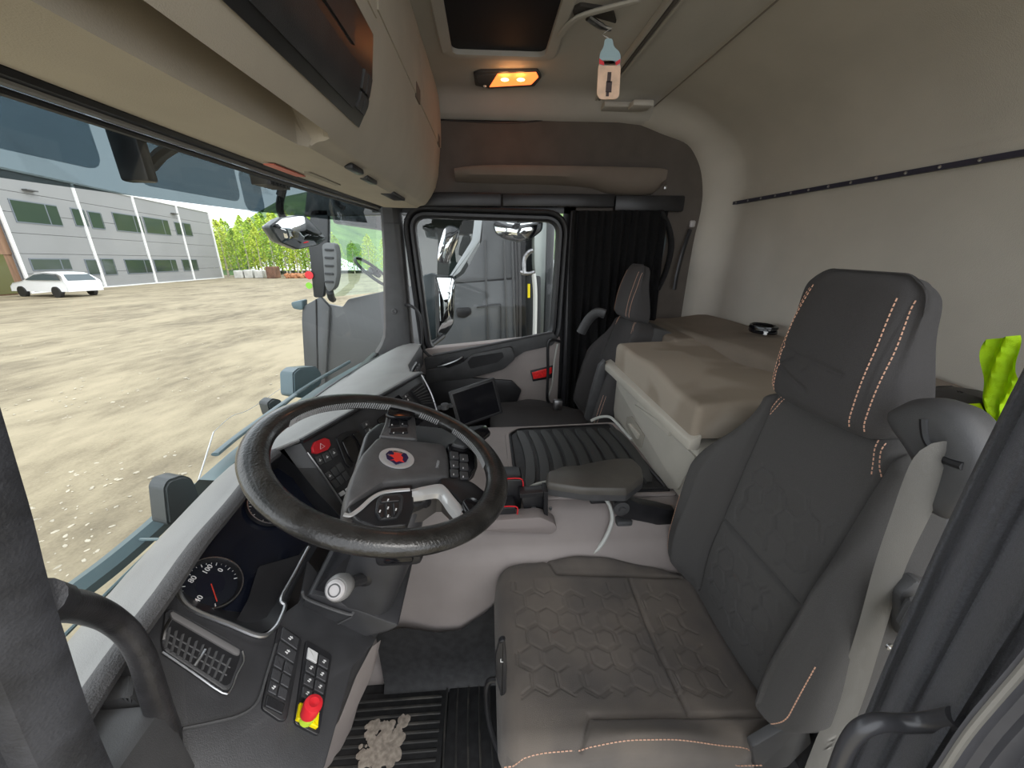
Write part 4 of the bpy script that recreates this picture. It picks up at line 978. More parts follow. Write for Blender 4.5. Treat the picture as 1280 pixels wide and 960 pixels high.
# lower wedge covers
def wedge(px, x, d, m, name, **kw): b = newbm(); add_prism(b, roundpoly([at(a, c, x=x) for a, c in px], .01, 3), (d, 0, 0), bev=.004); return obj(name, b, m, scn, **kw)
wedge([(373, 768), (384, 742), (402, 745), (470, 772), (500, 782), (486, 790), (442, 800), (412, 826), (388, 800)], -.555, .19, DKPL2, 'lower_cover')
wedge([(372, 762), (400, 730), (440, 690), (460, 690), (452, 750), (460, 770), (442, 768)], -.545, .12, BLACK, 'side_cover')
b = newbm(); add_tube(b, smooth_path([at(378, 740, x=-.56), at(386, 750, x=-.56), at(436, 768, x=-.56), at(441, 762, x=-.55)], 4), .003, 6); obj('cover_edge', b, PILLAR, scn)
b = newbm(); add_tube(b, [at(389, 798, x=-.557), at(415, 784, x=-.557), at(440, 771, x=-.557)], .0018, 5); obj('cover_edge', b, PILLAR, scn)
b = newbm(); add_box(b, tuple(at(497, 700, x=-.565) + V((0, -.045, -.02))), tuple(at(497, 700, x=-.565) + V((.06, .045, .02))), .012); obj('adjust_switch', b, BLACK, scn)
b = newbm(); add_box(b, tuple(at(497, 700, x=-.572) + V((0, -.028, -.012))), tuple(at(497, 700, x=-.572) + V((.03, .028, .012))), .006); obj('adjust_rocker', b, GLOSSB, scn)
obj('boot', lath([(.034, -.012), (.032, 0), (.022, .010), (.016, .014)], frame(at(456, 718, x=-.545), (0, 1, 0), (0, 0, 1)) @ Matrix.Rotation(pi, 4, 'X'), 24), BLACK, scn)
stk = smooth_path([at(458, 722, x=-.54), at(445, 726, x=-.58), at(432, 730, x=-.615)], 4)
b = newbm(); add_tube(b, stk, .011, 10); sk = obj('stalk', b, DKPL2, scn)
e0 = at(431, 730, x=-.61); e1 = at(418, 738, x=-.645); ax = (e1 - e0).normalized(); X_ = ax.orthogonal().normalized(); Y_ = ax.cross(X_)
Ms = Matrix(((X_.x, Y_.x, ax.x, e0.x), (X_.y, Y_.y, ax.y, e0.y), (X_.z, Y_.z, ax.z, e0.z), (0, 0, 0, 1)))
obj('stalk_grip', lath([(.012, -.004), (.019, .004), (.022, .020), (.021, .032), (.018, .037)], Ms, 24), mat('pale_grey_grip', (.20, .195, .19), .4), sk, label='pale grey end of the wiper stalk')
obj('wash_button', lath([(.016, .036), (.016, .041), (.013, .044), (.0001, .044)], Ms, 24), mat('pale_button', (.42, .40, .40), .35), sk)
obj('button_ring', lath([(.0105, .0442), (.0105, .0452), (.0085, .0452), (.0085, .0442)], Ms, 24, False), DKPL, sk)
# left stalk seen beyond the wheel
b = newbm(); add_tube(b, smooth_path([V((-.36, .24, .93)), V((-.28, .27, .935)), V((-.215, .29, .94))], 4), [.010, .010, .010, .010, .014, .014, .015, .015, .015], 10, flat=.7); obj('stalk', b, BLACK, scn)

# ================================================================== ENGINE TUNNEL AND FLOOR
tn = empty('engine_tunnel', (.15, -.05, 0), 'mauve-grey moulded engine tunnel between the two seats', 'tunnel cover')
CS = [(-.27, -.01), (-.262, .16), (-.245, .36), (-.222, .47), (-.205, .508), (-.185, .522), (-.150, .545), (-.115, .578), (-.085, .594), (-.06, .600), (.2, .600), (.46, .600), (.50, .592), (.53, .56), (.55, .48), (.57, -.01)]
b = newbm(); rows = []
for y in [-1.30, -1.0, -.75, -.60, -.45, -.30, -.15, -.04, .05, .15, .28, .40, .50, .60]:
    dip = .05 * sstep(.1, .45, y); rows.append([V((x + (0.02 * sstep(.1, .4, y) if x < -.1 else 0), y, z - dip * (z > .45))) for x, z in CS])
add_grid(b, rows); obj('tunnel_body', b, TUNNEL, tn, smooth=50)
# long grip ledge moulded in the near flank
b = newbm(); P = roundpoly([V((-.236, .30, .475)), V((-.236, -.165, .520)), V((-.236, -.178, .532)), V((-.236, -.16, .545)), V((-.236, .30, .535))], .012, 4)
P = roundpoly([at(a, c, x=-.185) for a, c in [(590, 664), (690, 668), (697, 662), (694, 655), (676, 647), (600, 652)]], .01, 4)
add_prism(b, P, (.05, 0, 0), bev=.004); obj('grip_ledge', b, mat('tunnel_ledge', (.25, .215, .205), .6), tn)
# black rubber kick strip at the foot of the tunnel
b = newbm(); P = [at(a, c, x=-.265) for a, c in [(470, 792), (503, 784), (545, 789), (575, 786), (605, 768), (640, 742), (700, 735)]]
lo_ = [V((p.x, p.y, -.0)) for p in P]; up = [V((-.272 + .03 * sstep(.2, .5, p.z), p.y, p.z)) for p in P]
add_grid(b, [up, [a.lerp(c, .5) + V((-.004, 0, 0)) for a, c in zip(up, lo_)], [a.lerp(c, .92) + V((-.006, 0, 0)) for a, c in zip(up, lo_)], [p + V((-.03, 0, 0)) for p in lo_]]); obj('kick_rubber', b, RUBBER, tn, smooth=60)
# rubber tray mat on the tunnel
tm = empty('tunnel_mat', (.2, -.35, .60), 'black ribbed rubber tray mat on top of the engine tunnel', 'mat')
P = roundpoly([V((-.055, -.13, .6005)), V((-.02, -.085, .6005)), V((.40, -.085, .6005)), V((.45, -.13, .6005)), V((.47, -.595, .6005)), V((-.065, -.64, .6005))], .02, 4)
b = newbm(); add_prism(b, P, (0, 0, .008), bev=.003); obj('mat_base', b, RUBBER, tm)
c_ = sum(P, V()) / len(P); b = newbm(); add_tube(b, [c_ + (p - c_) * .955 + V((0, 0, .010)) for p in P], .005, 6, closed=True); obj('mat_rim', b, BLACK, tm)
for k in range(9):
    y = -.135 - k * .055; x0, x1 = -.02, .41; 
    b = newbm(); rows = []
    for i in range(13):
        t = i / 12; x = x0 + (x1 - x0) * t; yy = y - .022 * (1 - (2 * t - 1) ** 2) + .0
        hw = .021 * min(1, sin(pi * (.08 + .84 * t)) * 2.2)
        rows.append([V((x, yy - hw, .608)), V((x, yy - hw * .85, .618)), V((x, yy + hw * .85, .618)), V((x, yy + hw, .608))])
    add_grid(b, rows); b.verts.ensure_lookup_table(); obj('rib', b, mat('tray_rib_rubber', (.045, .046, .045), .5), tm)
b = newbm(); add_tube(b, [c_ + (p - c_) * 1.035 + V((0, 0, .002)) for p in P], .010, 8, closed=True, flat=.7); obj('tray_rim', b, TUNNEL, tn)
# floor mats
fm = empty('floor_mat', (-.4, .3, 0), 'muddy black ribbed rubber mat in the driver footwell', 'mat', 'footwell mats')
b = newbm(); add_box(b, (-.90, .165, -.008), (-.285, .60, .004), .003); obj('mat_base', b, RUBBER, fm)
RIBM = mat('dusty_rubber_rib', (.035, .034, .032), .6, col2=(.11, .10, .085), vscale=14, lo=.5, hi=.75)
for k in range(20):
    x = -.31 - k * .0235; b = newbm(); add_box(b, (x - .004, .18, .004), (x + .004, .585, .010), .0015, 1); obj('rib', b, RIBM, fm)
f2 = empty('floor_mat', (-.5, .0, 0), 'black rubber mat with curved ribs beside the driver seat base', 'mat', 'footwell mats')
b = newbm(); add_box(b, (-.90, -.10, -.008), (-.285, .158, .006), .003); obj('mat_base', b, RUBBER, f2)
for k in range(7):
    y = .145 - k * .036; b = newbm(); pts = [V((-.29 - t * .05, y + .028 * sin(t / 12 * pi / 2) ** 2 * -1 + .02, .008)) for t in range(13)]
    add_tube(b, pts, .0035, 6); obj('rib', b, RIBM, f2)
# patch of dried mud
rnd = random.Random(4); b = newbm()
for k in range(170):
    a = rnd.random(); c = rnd.random(); x = -.37 - .11 * a + rnd.gauss(0, .006); y = .40 - .11 * c + rnd.gauss(0, .008)
    s = rnd.uniform(.004, .016); t = bmesh.new(); bmesh.ops.create_icosphere(t, subdivisions=1, radius=s)
    for v in t.verts: v.co.z *= .10; v.co.x *= rnd.uniform(.8, 1.3)
    merge(b, t, Matrix.Translation((x, y, .010)))
tag(obj('mud_patch', b, mat('dried_mud', (.36, .31, .26), .95, var=.25, vscale=80), kind='stuff'), 'patch of dried grey mud on the footwell mat', 'mud')

# ================================================================== BUNK
bn = empty('bunk', (.2, -.95, .6), 'beige sleeper bunk base with drawers behind the seats', 'bunk')
b = newbm()
P = [V((-.165, -.640, .612)), V((-.165, -.640, .84)), V((.60, -.640, .84)), V((.52, -.640, .612))]
add_prism(b, P, (0, -.66, 0), bev=.01); obj('bunk_base', b, LBEIGE, bn)
b = newbm(); add_box(b, (-1.10, -1.325, .05), (1.07, -1.03, .84), .01); obj('rear_base', b, LBEIGE, bn)
b = newbm(); P = [V((-.17, -.603, .835)), V((-.17, -.601, .868)), V((-.17, -.64, .885)), V((-.17, -.64, .835))]; add_prism(b, P, (.82, .018, 0), bev=.005); obj('front_ledge', b, LBEIGE, bn)
def fr(px, y0, h, m, name, r=.008, bev=.003, parent=bn):
    P = roundpoly([at(a, c, y=y0) for a, c in px], r, 3); b = newbm(); add_prism(b, [p - V((0, .004, 0)) for p in P], (0, h + .004, 0), bev=bev); return obj(name, b, m, parent)
dr = fr([(764, 466), (803, 500), (872, 572), (850, 612), (832, 610), (793, 560), (770, 524)], -.640, .008, mat('drawer_face_beige', (.40, .375, .325), .6, var=.04, vscale=7), 'drawer')
rc_ = fr([(784, 521), (790, 520), (806, 544), (802, 560), (796, 556), (783, 532)], -.6315, .003, mat('recess_beige', (.27, .25, .21), .6), 'pull_recess', parent=dr, r=.004, bev=.001)
fr([(786, 530), (790, 529), (800, 543), (798, 549)], -.628, .008, LBEIGE, 'pull_tab', parent=dr, r=.003, bev=.002)
dr2 = fr([(796, 506), (803, 499), (840, 534), (838, 545)], -.6315, .008, LBEIGE, 'tray_front', r=.005)
# mattress
ms = empty('mattress', (.2, -.98, .87), 'grey-brown stained sleeper mattress behind the seats', 'mattress')
MATT = mat('mattress_cloth_stained', (.27, .225, .175), .9, col2=(.36, .31, .25), vscale=3.2, bump=.4, bscale=700, lo=.46, hi=.54, detail=2)
MATD = mat('mattress_cloth_dark', (.20, .165, .13), .9, var=.1, vscale=5, bump=.4, bscale=700)
def topm(X, Y): return .010 * np.sin(X * 7 + 1) * np.sin(Y * 9) + .006 * np.sin(X * 17 + Y * 11) + .02 * nstep(-.35, .3, -Y) - .004
pad('front_cushion', frame((.21, -.82, .985), (1, 0, 0), (0, 1, 0)), -.30, .205, lambda y: .375 - .02 * y, topm, .022, .115, MATT, ms, nx=60, ny=50)
def topm2(X, Y): return .02 * np.exp(-((X - .1) / .3) ** 2) + .012 * np.sin(X * 6) * np.sin(Y * 12 + 1) - .01 * np.abs(X) + .02 * nstep(.1, -.15, Y)
pad('rear_cushion', frame((.0, -1.165, 1.03), (1, 0, 0), (0, 1, 0)), -.155, .175, lambda y: 1.05, topm2, .03, .17, MATD, ms, nx=80, ny=40)
pad('end_cushion', frame((.80, -.98, 1.005), (1, 0, 0), (0, 1, 0)), -.1, .10, lambda y: .26, lambda X, Y: 0 * X, .03, .15, MATD, ms, nx=30, ny=30)
b = newbm()
pts = [V((.425 + .055 * cos(k * .9) * (1 + .1 * sin(k)), -1.22 + .045 * sin(k * .9), 1.078 + .012 * sin(k * .37))) for k in range(60)]
add_tube(b, smooth_path(pts, 3), .006, 6)
tag(obj('cord_bundle', b, GLOSSB), 'small coil of glossy black cord lying on the mattress by the rear wall', 'cord')
b = newbm(); t = bmesh.new(); bmesh.ops.create_uvsphere(t, u_segments=12, v_segments=8, radius=.012); merge(b, t, Matrix.Translation(at(957, 416, y=-1.2)));
tag(obj('cord_plug', b, mat('white_plastic', (.8, .8, .8), .4)), 'tiny white plug end of the black cord on the mattress', 'plug')
# dark bag edge behind the driver headrest
b = newbm(); P = roundpoly([at(a, c, y=-1.04) for a, c in [(1165, 483), (1200, 488), (1236, 500), (1236, 512), (1200, 507), (1165, 505)]], .006, 3); add_prism(b, P, (0, -.05, 0), bev=.006); tag(obj('folded_bag', b, mat('bag_cloth', (.06, .055, .05), .9)), 'dark flat folded bag lying on the bunk behind the driver headrest', 'bag')

# ================================================================== THINGS ON AND AROUND THE DASH
tb = empty('tablet_screen', (.3, .05, .72), 'black tablet-like screen on a bracket beside the dashboard', 'screen')
TL, TR, BR, BL = [at(a, c, x=xx) for a, c, xx in ((559, 489, .27), (617, 470, .33), (629, 522, .33), (576, 533, .27))]
X_ = (TR - TL).normalized(); Y_ = (TL - BL); Mt = frame((TL + TR + BR + BL) / 4, X_, Y_)
if Mt.to_3x3().col[2].dot(CAM - V(Mt.translation)) < 0: Mt = Mt @ Matrix.Rotation(pi, 4, 'Y')
W_, H_ = (TR - TL).length, (TL - BL).length
b = newbm(); add_prism(b, [V((x, y, -.012)) for x, y in rrect(W_, H_, .006)], (0, 0, .012), M=Mt, bev=.002); obj('case', b, BLACK, tb)
b = newbm(); add_prism(b, [V((x, y, .0002)) for x, y in rrect(W_ * .86, H_ * .84, .002)], (0, 0, .0008), M=Mt); obj('screen_glass', b, GLOSSB, tb)
b = newbm(); add_tube(b, [Mt @ V((x, y, .0005)) for x, y in rrect(W_ * .9, H_ * .88, .003)], .0012, 4, closed=True); obj('screen_rim', b, DKPL, tb)
b = newbm(); add_tube(b, [Mt @ V((0, 0, -.01)), Mt @ V((0, -.01, -.04)), at(556, 508, x=.26), at(548, 510, x=.28)], .009, 8); lathe(b, [(.0001, -.016), (.016, -.01), (.016, .01), (.0001, .016)], Matrix.Translation(at(556, 508, x=.26)), 14); obj('mount_arm', b, DKPL, tb)
# bracket with red-edged terminal beside the wheel
pt = empty('card_terminal', (-.06, .0, .6), 'small black terminal with red edge strips clamped beside the steering wheel', 'terminal')
def prm(px, x, d, m, name, parent, r=.004, bev=.002, **kw): b = newbm(); add_prism(b, roundpoly([at(a, c, x=x) for a, c in px], r, 3), (d, 0, 0), bev=bev); return obj(name, b, m, parent, **kw)
prm([(622, 600), (652, 600), (654, 606), (651, 636), (646, 640), (628, 640), (620, 632)], -.10, .08, BLACK, 'terminal_body', pt)
prm([(612, 636), (644, 634), (646, 648), (642, 651), (614, 651)], -.16, .06, BLACK, 'lower_box', pt)
b = newbm(); add_tube(b, smooth_path([at(628, 599, x=-.102), at(650, 598, x=-.102), at(654, 606, x=-.102), at(652, 620, x=-.102)], 3), .0022, 6); obj('red_edge', b, RED, pt)
b = newbm(); add_tube(b, smooth_path([at(618, 634, x=-.162), at(644, 633, x=-.162), at(647, 640, x=-.162), at(645, 651, x=-.162)], 3), .0022, 6); obj('red_edge', b, RED, pt)
text('SELECT', .008, frame(at(640, 622, x=-.1015), (0, -.3, 1), (0, 1, .3)) if 0 else frame(at(640, 622, x=-.1018), (0, .25, 1), (0, 1, -.25)), WHITEPR, pt, 'lettering') if 0 else None
obj('screw_head', lath([(.003, 0), (.003, .002), (.0001, .002)], frame(at(641, 644, x=-.161), (0, -1, 0), (0, 0, 1)), 10), WHITEPR, pt)
b2 = empty('steel_bracket', (-.12, -.12, .56), 'black steel clamp bracket with bolts under the armrest', 'bracket')
prm([(651, 620), (683, 617), (684, 628), (680, 643), (668, 645), (656, 640)], -.13, .01, BLACK, 'plate', b2)
prm([(650, 618), (684, 615), (684, 620), (650, 623)], -.145, .04, BLACK, 'top_flange', b2, r=.001, bev=.001)
prm([(680, 615), (685, 615), (685, 645), (680, 644)], -.16, .05, BLACK, 'side_flange', b2, r=.001, bev=.001)
for px, py, r_ in ((667, 636, .011), (688, 635, .006)): obj('bolt', lath([(r_, 0), (r_, .004), (r_ * .6, .004), (r_ * .5, .012), (.0001, .012)], frame(at(px, py, x=-.132), (0, -1, 0), (0, 0, 1)), 6), STEEL, b2)
# grey cables
b = newbm(); add_tube(b, smooth_path([at(752, 617, x=-.12), at(762, 632, x=-.13), at(765, 650, x=-.16), at(757, 672, x=-.19), at(745, 688, x=-.205), at(728, 700, x=-.21)], 6), .0065, 8); add_tube(b, smooth_path([at(655, 614, x=-.08), at(668, 606, x=-.07), at(684, 602, x=-.06)], 5), .005, 8)
tag(obj('cable', b, CABLE), 'pale grey cable drooping from under the armrest to the driver cushion', 'cable')
b = newbm(); add_tube(b, smooth_path([V((.50, -.50, .612)), V((.51, -.545, .625)), V((.50, -.59, .63)), V((.46, -.61, .622)), V((.38, -.622, .615)), V((.30, -.63, .612))], 6), .007, 8)
tag(obj('cable', b, CABLE), 'white-grey cable looping between tunnel mat and bunk front', 'cable')
b = newbm(); add_tube(b, smooth_path([at(697, 430, x=1.02), at(693, 450, x=1.0), at(690, 480, x=1.0), at(684, 499, x=1.0)], 6), .005, 8)
tag(obj('cable', b, CABLE), 'pale strap cord hanging by the passenger door edge', 'cable')
b = newbm(); add_box(b, tuple(at(747, 622, x=-.10) + V((-.02, -.03, -.012))), tuple(at(747, 622, x=-.10) + V((.03, .03, .006))), .006); tag(obj('plug_block', b, BLACK), 'small black plug under the armrest', 'plug')

# ================================================================== CEILING THINGS
lamp = empty('ceiling_lamp', (.9, -.1, 2.08), 'oblong ceiling lamp glowing orange on its right half', 'lamp')
def cz(px, z=2.09): return [at(a, c, z=z) for a, c in px]
def down(px, h, m, name, parent, r=.008, z0=2.092, bev=.003):
    P = roundpoly([at(a, c, z=z0 - h) for a, c in px], r, 3)
    for p in P: p.z = ceil_z(p.x, p.y) - h + 0 * z0
    b = newbm(); add_prism(b, P, (0, 0, h + .004), bev=bev); return obj(name, b, m, parent)
down([(592, 96), (600, 93), (672, 92), (677, 100), (668, 111), (612, 114), (594, 110)], .010, DKPL, 'housing', lamp, bev=.003)
down([(596, 98), (616, 96), (620, 96), (612, 111), (598, 108)], .013, PILLAR, 'switch_panel', lamp, bev=.002, r=.004)
ORG = mat('glowing_orange_lens', (1, .35, .1), .3, emit=(1.0, .17, .035), estr=.75)
down([(622, 96), (670, 94), (673, 100), (664, 109), (612, 112)], .013, ORG, 'lens', lamp, bev=.003, r=.004)
HOT = mat('glowing_bulb', (1, .7, .3), .3, emit=(1.0, .50, .16), estr=4)
for px in (631, 651):
    p = at(px, 100, z=2.07); b = newbm(); t = bmesh.new(); bmesh.ops.create_uvsphere(t, u_segments=14, v_segments=8, radius=.013); merge(b, t, Matrix.Translation((p.x, p.y, 2.071)) @ Matrix.Diagonal((1, 1.3, .35, 1))); obj('bulb', b, HOT, lamp)
p = at(606, 106, z=2.08); obj('spot_bulb', lath([(.008, 0), (.006, .004), (.0001, .004)], Matrix.Translation((p.x, p.y, 2.076)) @ Matrix.Rotation(pi, 4, 'X'), 12), mat('clear_bulb', (.8, .8, .75), .15), lamp)
ld = bpy.data.lights.new('lamp_light', 'POINT'); ld.energy = .05; ld.color = (1, .42, .15); ld.shadow_soft_size = .03
lo_ = bpy.data.objects.new('lamp_light', ld); COL.objects.link(lo_); lo_.location = (at(641, 100, z=2.05).x, at(641, 100, z=2.05).y, 2.045)
# curtain rail
rl = empty('curtain_rail', (.4, -.52, 2.08), 'pale twin curtain rail running across the ceiling', 'rail')
a = at(735, 138, z=2.085); c = V((-.9, a.y + .03, 2.085))
for k, m_ in ((0, CEILM), (.016, mat('rail_groove', (.12, .11, .10), .6)), (.032, CEILM)):
    b = newbm(); add_box(b, (-1.1, a.y + .005 - k - .006, 2.076), (1.06, a.y + .005 - k + .006, 2.10), .003); obj('rail_strip', b, m_, rl)
b = newbm(); add_box(b, (.96, -.80, 2.045), (1.04, -.58, 2.07), .008); obj('rail_end', b, CEILM, rl)
b = newbm(); add_box(b, (.90, -.80, 2.035), (.98, -.70, 2.06), .008); obj('end_stop', b, mat('pale_stop', (.55, .52, .47), .5), rl)
# hatch handle
hh = empty('hatch_handle', (.4, -.40, 2.08), 'dark recess with a silver lever beside the roof hatch', 'handle')
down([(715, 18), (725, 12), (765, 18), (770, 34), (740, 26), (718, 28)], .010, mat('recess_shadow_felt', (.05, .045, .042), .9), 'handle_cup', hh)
b = newbm(); add_tube(b, smooth_path([at(735, 22, z=2.075), at(752, 33, z=2.065), at(764, 37, z=2.06)], 4), [.012] * 5 + [.008] * 4, 8, flat=.6); obj('lever', b, STEEL, hh)
b = newbm(); add_tube(b, smooth_path([at(700, 45, z=2.085), at(712, 30, z=2.08), at(732, 18, z=2.08), at(800, 0, z=2.085)], 5), .012, 8, flat=.5); obj('cup_rim', b, CEILM, hh)
# air freshener card hanging from the lever
af = empty('air_freshener', (.1, -.3, 1.8), 'bottle-shaped paper air freshener card hanging from the ceiling', 'air freshener')
AY = at(762, 85, x=-.05); 
def afp(px, py): 
    return at(px, py, x=-.05)
b = newbm(); P = roundpoly([afp(*q) for q in [(748, 82), (746, 118), (750, 124), (770, 124), (774, 120), (776, 82), (772, 76), (752, 75)]], .006, 3); add_prism(b, P, (.003, 0, 0)); obj('card_label', b, mat('card_tan', (.72, .50, .36), .6, var=.12, vscale=40), af)
b = newbm(); P = roundpoly([afp(*q) for q in [(749, 82), (750, 66), (755, 58), (756, 48), (766, 48), (767, 58), (774, 64), (776, 70), (775, 82)]], .006, 3); add_prism(b, P, (.003, 0, 0)); obj('card_cap', b, mat('card_blue', (.30, .42, .46), .4), af)
b = newbm(); 
for q in ([(749, 73), (755, 78), (755, 82), (749, 80)], [(769, 78), (775, 74), (775, 79), (770, 82)]): add_prism(b, [afp(*r) + V((-.001, 0, 0)) for r in q], (.002, 0, 0))
obj('red_print', b, RED, af)
b = newbm(); add_box(b, tuple(afp(761, 108) + V((-.0012, -.007, -.012))), tuple(afp(761, 108) + V((.001, .007, .010)))); add_box(b, tuple(afp(761, 98) + V((-.0012, -.005, -.008))), tuple(afp(761, 98) + V((.001, .004, .012)))); add_box(b, tuple(afp(759, 118) + V((-.0012, -.004, -.004))), tuple(afp(759, 118) + V((.001, .003, .006)))); obj('plug_print', b, mat('dark_print', (.05, .03, .03), .6), af)
b = newbm(); add_tube(b, smooth_path([afp(761, 48), afp(761, 42) + V((.05, 0, .02)), at(763, 36, z=2.05)], 4), .0008, 4); obj('string', b, WHITEPR, af)

# ================================================================== SIDE CURTAINS
def curtain(name, x, y0, y1, z0, z1, n, amp, m, label, seed=1, fn=None, th=.0):
    rnd = random.Random(seed); ph = [rnd.uniform(.6, 1.4) for _ in range(n)]; b = newbm(); rows = []
    N = n * 8
    for i in range(N + 1):
        t = i / N; a = 2 * pi * n * t + .8 * sin(t * 9 + seed); am = amp * ph[min(n - 1, int(t * n))]
        row = []
        for j in range(14):
            s = j / 13; z = z1 + (z0 - z1) * s; y = y0 + (y1 - y0) * t + .008 * sin(s * 5 + t * 20)
            xx = x + am * sin(a + .25 * sin(s * 4 + t * 3)) * (.55 + .45 * s)
            p = V((xx, y, z)); p = fn(p, t, s) if fn else p; row.append(p)
        rows.append(row)
    add_grid(b, rows); bmesh.ops.solidify(b, geom=b.faces[:], thickness=.002)
    return tag(obj(name, b, m, smooth=70), label, 'curtain')
curtain('curtain', 1.03, -.455, -1.0, .35, 1.60, 11, .018, CURTAIN, 'black gathered curtain hanging behind the passenger seat', seed=2)
DCUR = mat('dark_blue_grey_curtain', (.14, .143, .16), .95, var=.15, vscale=300, bump=.5, bscale=700, sheen=.2)
b = newbm(); rows = []; CA, CB = V((-.785, -.615, 0)), V((-.97, -.465, 0)); DN = V((-.5, .85, 0)).normalized()
for i in range(73):
    t = i / 72; row = []
    for j in range(22):
        s = j / 21; z = 1.85 - 1.55 * s
        a = 2 * pi * 4.2 * t + .9 * sin(t * 7) + .5 * sin(s * 4 + t * 4)
        am = .028 * (.7 + .5 * sin(t * 11 + 2)) + .003 * sin(3 * a)
        q = CA.lerp(CB, t) + DN * (am * sin(a) + .01 * sin(s * 5 + t * 6)) + V((.03 * sin(s * 3.1 + .4) * (1 - t), 0, 0)); q.z = z; row.append(q)
    rows.append(row)
add_grid(b, rows); bmesh.ops.solidify(b, geom=b.faces[:], thickness=.002)
tag(obj('curtain', b, DCUR, smooth=70), 'dark blue-grey gathered curtain beside the driver seat', 'curtain')
# small items on the passenger side wall
b = newbm(); add_box(b, tuple(at(865, 280, x=1.075) + V((-.012, -.016, -.018))), tuple(at(865, 280, x=1.075) + V((.008, .016, .018))), .008, 3); rb = tag(obj('wall_button', b, mat('pale_button', (.55, .53, .52), .35)), 'small pale square button high on the dark side wall', 'button')
b = newbm(); add_tube(b, smooth_path([at(863, 287, x=1.06), at(855, 310, x=1.04), at(847, 340, x=1.03), at(843, 362, x=1.03)], 5), .012, 8, flat=.4); tag(obj('strap', b, BLACK), 'black strap hanging below the pale wall button', 'strap')
b = newbm(); add_tube(b, smooth_path([at(826, 264, x=1.04), at(836, 285, x=1.04), at(839, 310, x=1.04), at(832, 340, x=1.03), at(822, 362, x=1.03)], 5), .03, 8, flat=.35); tag(obj('curtain_tieback', b, CURTAIN), 'broad black tieback band at the rear edge of the passenger curtain', 'tieback')
b = newbm(); P = [at(a, c, x=1.082) for a, c in [(815, 290), (828, 272), (833, 300), (826, 332), (806, 334)]]; add_prism(b, P, (.003, 0, 0)); wn = obj('window_2', b, mat('bluish_light_panel', (.10, .125, .13), .3), kind='structure')  # opaque panel; a bluish sliver of light is put into its colour
# hi-vis vest
VST = mat('hivis_yellow_cloth', (.62, .95, .0), .6, var=.12, vscale=20, bump=.4, bscale=500, emit=None)
b = newbm(); rows = []
L_ = smooth_path([at(a, c, y=-1.03) for a, c in [(1232, 425), (1228, 445), (1226, 470), (1227, 495), (1240, 518), (1250, 534)]], 4); R_ = smooth_path([at(a, c, y=-1.03) for a, c in [(1272, 419), (1273, 440), (1274, 465), (1276, 488), (1262, 508), (1262, 538)]], 4)
for i, (a, c) in enumerate(zip(L_, R_)):
    rows.append([a.lerp(c, t / 8) + V((0, .008 * sin(t * 1.3 + i * .5), 0)) for t in range(9)])
add_grid(b, rows)
A_ = [at(a, c, y=-1.03) for a, c in [(1207, 505), (1225, 504), (1235, 506)]]; B_ = [at(a, c, y=-1.03) for a, c in [(1225, 518), (1240, 530), (1252, 536)]]
add_grid(b, [A_, B_]); bmesh.ops.solidify(b, geom=b.faces[:], thickness=.004)
vs_ = empty('hi_vis_vest', tuple(at(1250, 480, y=-1.03)), 'bright fluorescent yellow safety vest hanging behind the driver seat', 'safety vest')
obj('vest_front', b, VST, vs_, smooth=70)
b = newbm(); P = [at(a, c, y=-.90) for a, c in [(1168, 680), (1182, 675), (1178, 700), (1164, 716)]]; add_prism(b, P, (0, -.01, 0)); obj('vest_hem', b, VST, vs_)

# ================================================================== DRIVER'S DOORWAY
PIL2 = mat('pillar_black_rubbery', (.030, .031, .036), .55, var=.45, vscale=22, bump=.3, bscale=400, col2=None)
def post(px_in, px_out, x0, x1, m, name, parent=None, kind=None, n=0, **kw):
    A = [at(a, c, x=x0) for a, c in px_in]; B = [at(a, c, x=x1) for a, c in px_out]
    return A, B
# A pillar: vertical post at the front edge of the open driver door
E0 = smooth_path([at(a, c, x=-.90) for a, c in [(-8, 480), (0, 508), (20, 575), (42, 650), (61, 727), (84, 802), (111, 886), (131, 935), (160, 1000), (185, 1060)]], 3)
E0 = [V((-.915, .262, 1.74)), V((-.908, .272, 1.60)), V((-.903, .280, 1.46))] + E0 + [E0[-1] + V((0, .03, -.4)), E0[-1] + V((0, .06, -.9))]
b = newbm(); rows = []
for p in E0:
    rows.append([p + V((.01, .03, 0)), p, p + V((-.012, .0, 0)), p + V((-.03, .012, 0)), p + V((-.034, .026, 0)), p + V((-.050, .030, 0)), p + V((-.056, .05, 0)), p + V((-.070, .055, 0)), p + V((-.072, .080, 0)), p + V((.01, .080, 0))])
add_grid(b, rows, closev=True)
ap = obj('trim_4', b, PIL2, kind='structure', smooth=40)
gh = empty('grab_handle', tuple(at(150, 780, x=-.86)), 'thick worn black grab handle on the near windshield pillar', 'handle', 'grab handles')
pts = smooth_path([at(52, 752, x=-.885), at(75, 756, x=-.865), at(105, 760, x=-.835), at(135, 772, x=-.81), at(160, 792, x=-.80), at(178, 822, x=-.80), at(190, 860, x=-.805), at(204, 905, x=-.807), at(218, 960, x=-.808), at(232, 1030, x=-.81)], 6)
obj('bar', tube(pts, [.0125 + .0008 * sin(i * .2) for i in range(len(pts))], 16), mat('worn_black_rubber', (.030, .029, .031), .42, var=.4, vscale=25, bump=.3, bscale=300), gh, smooth=80)
obj('end_collar', tube([at(46, 751, x=-.895), at(66, 755, x=-.873)], .0155, 16), PIL2, gh)
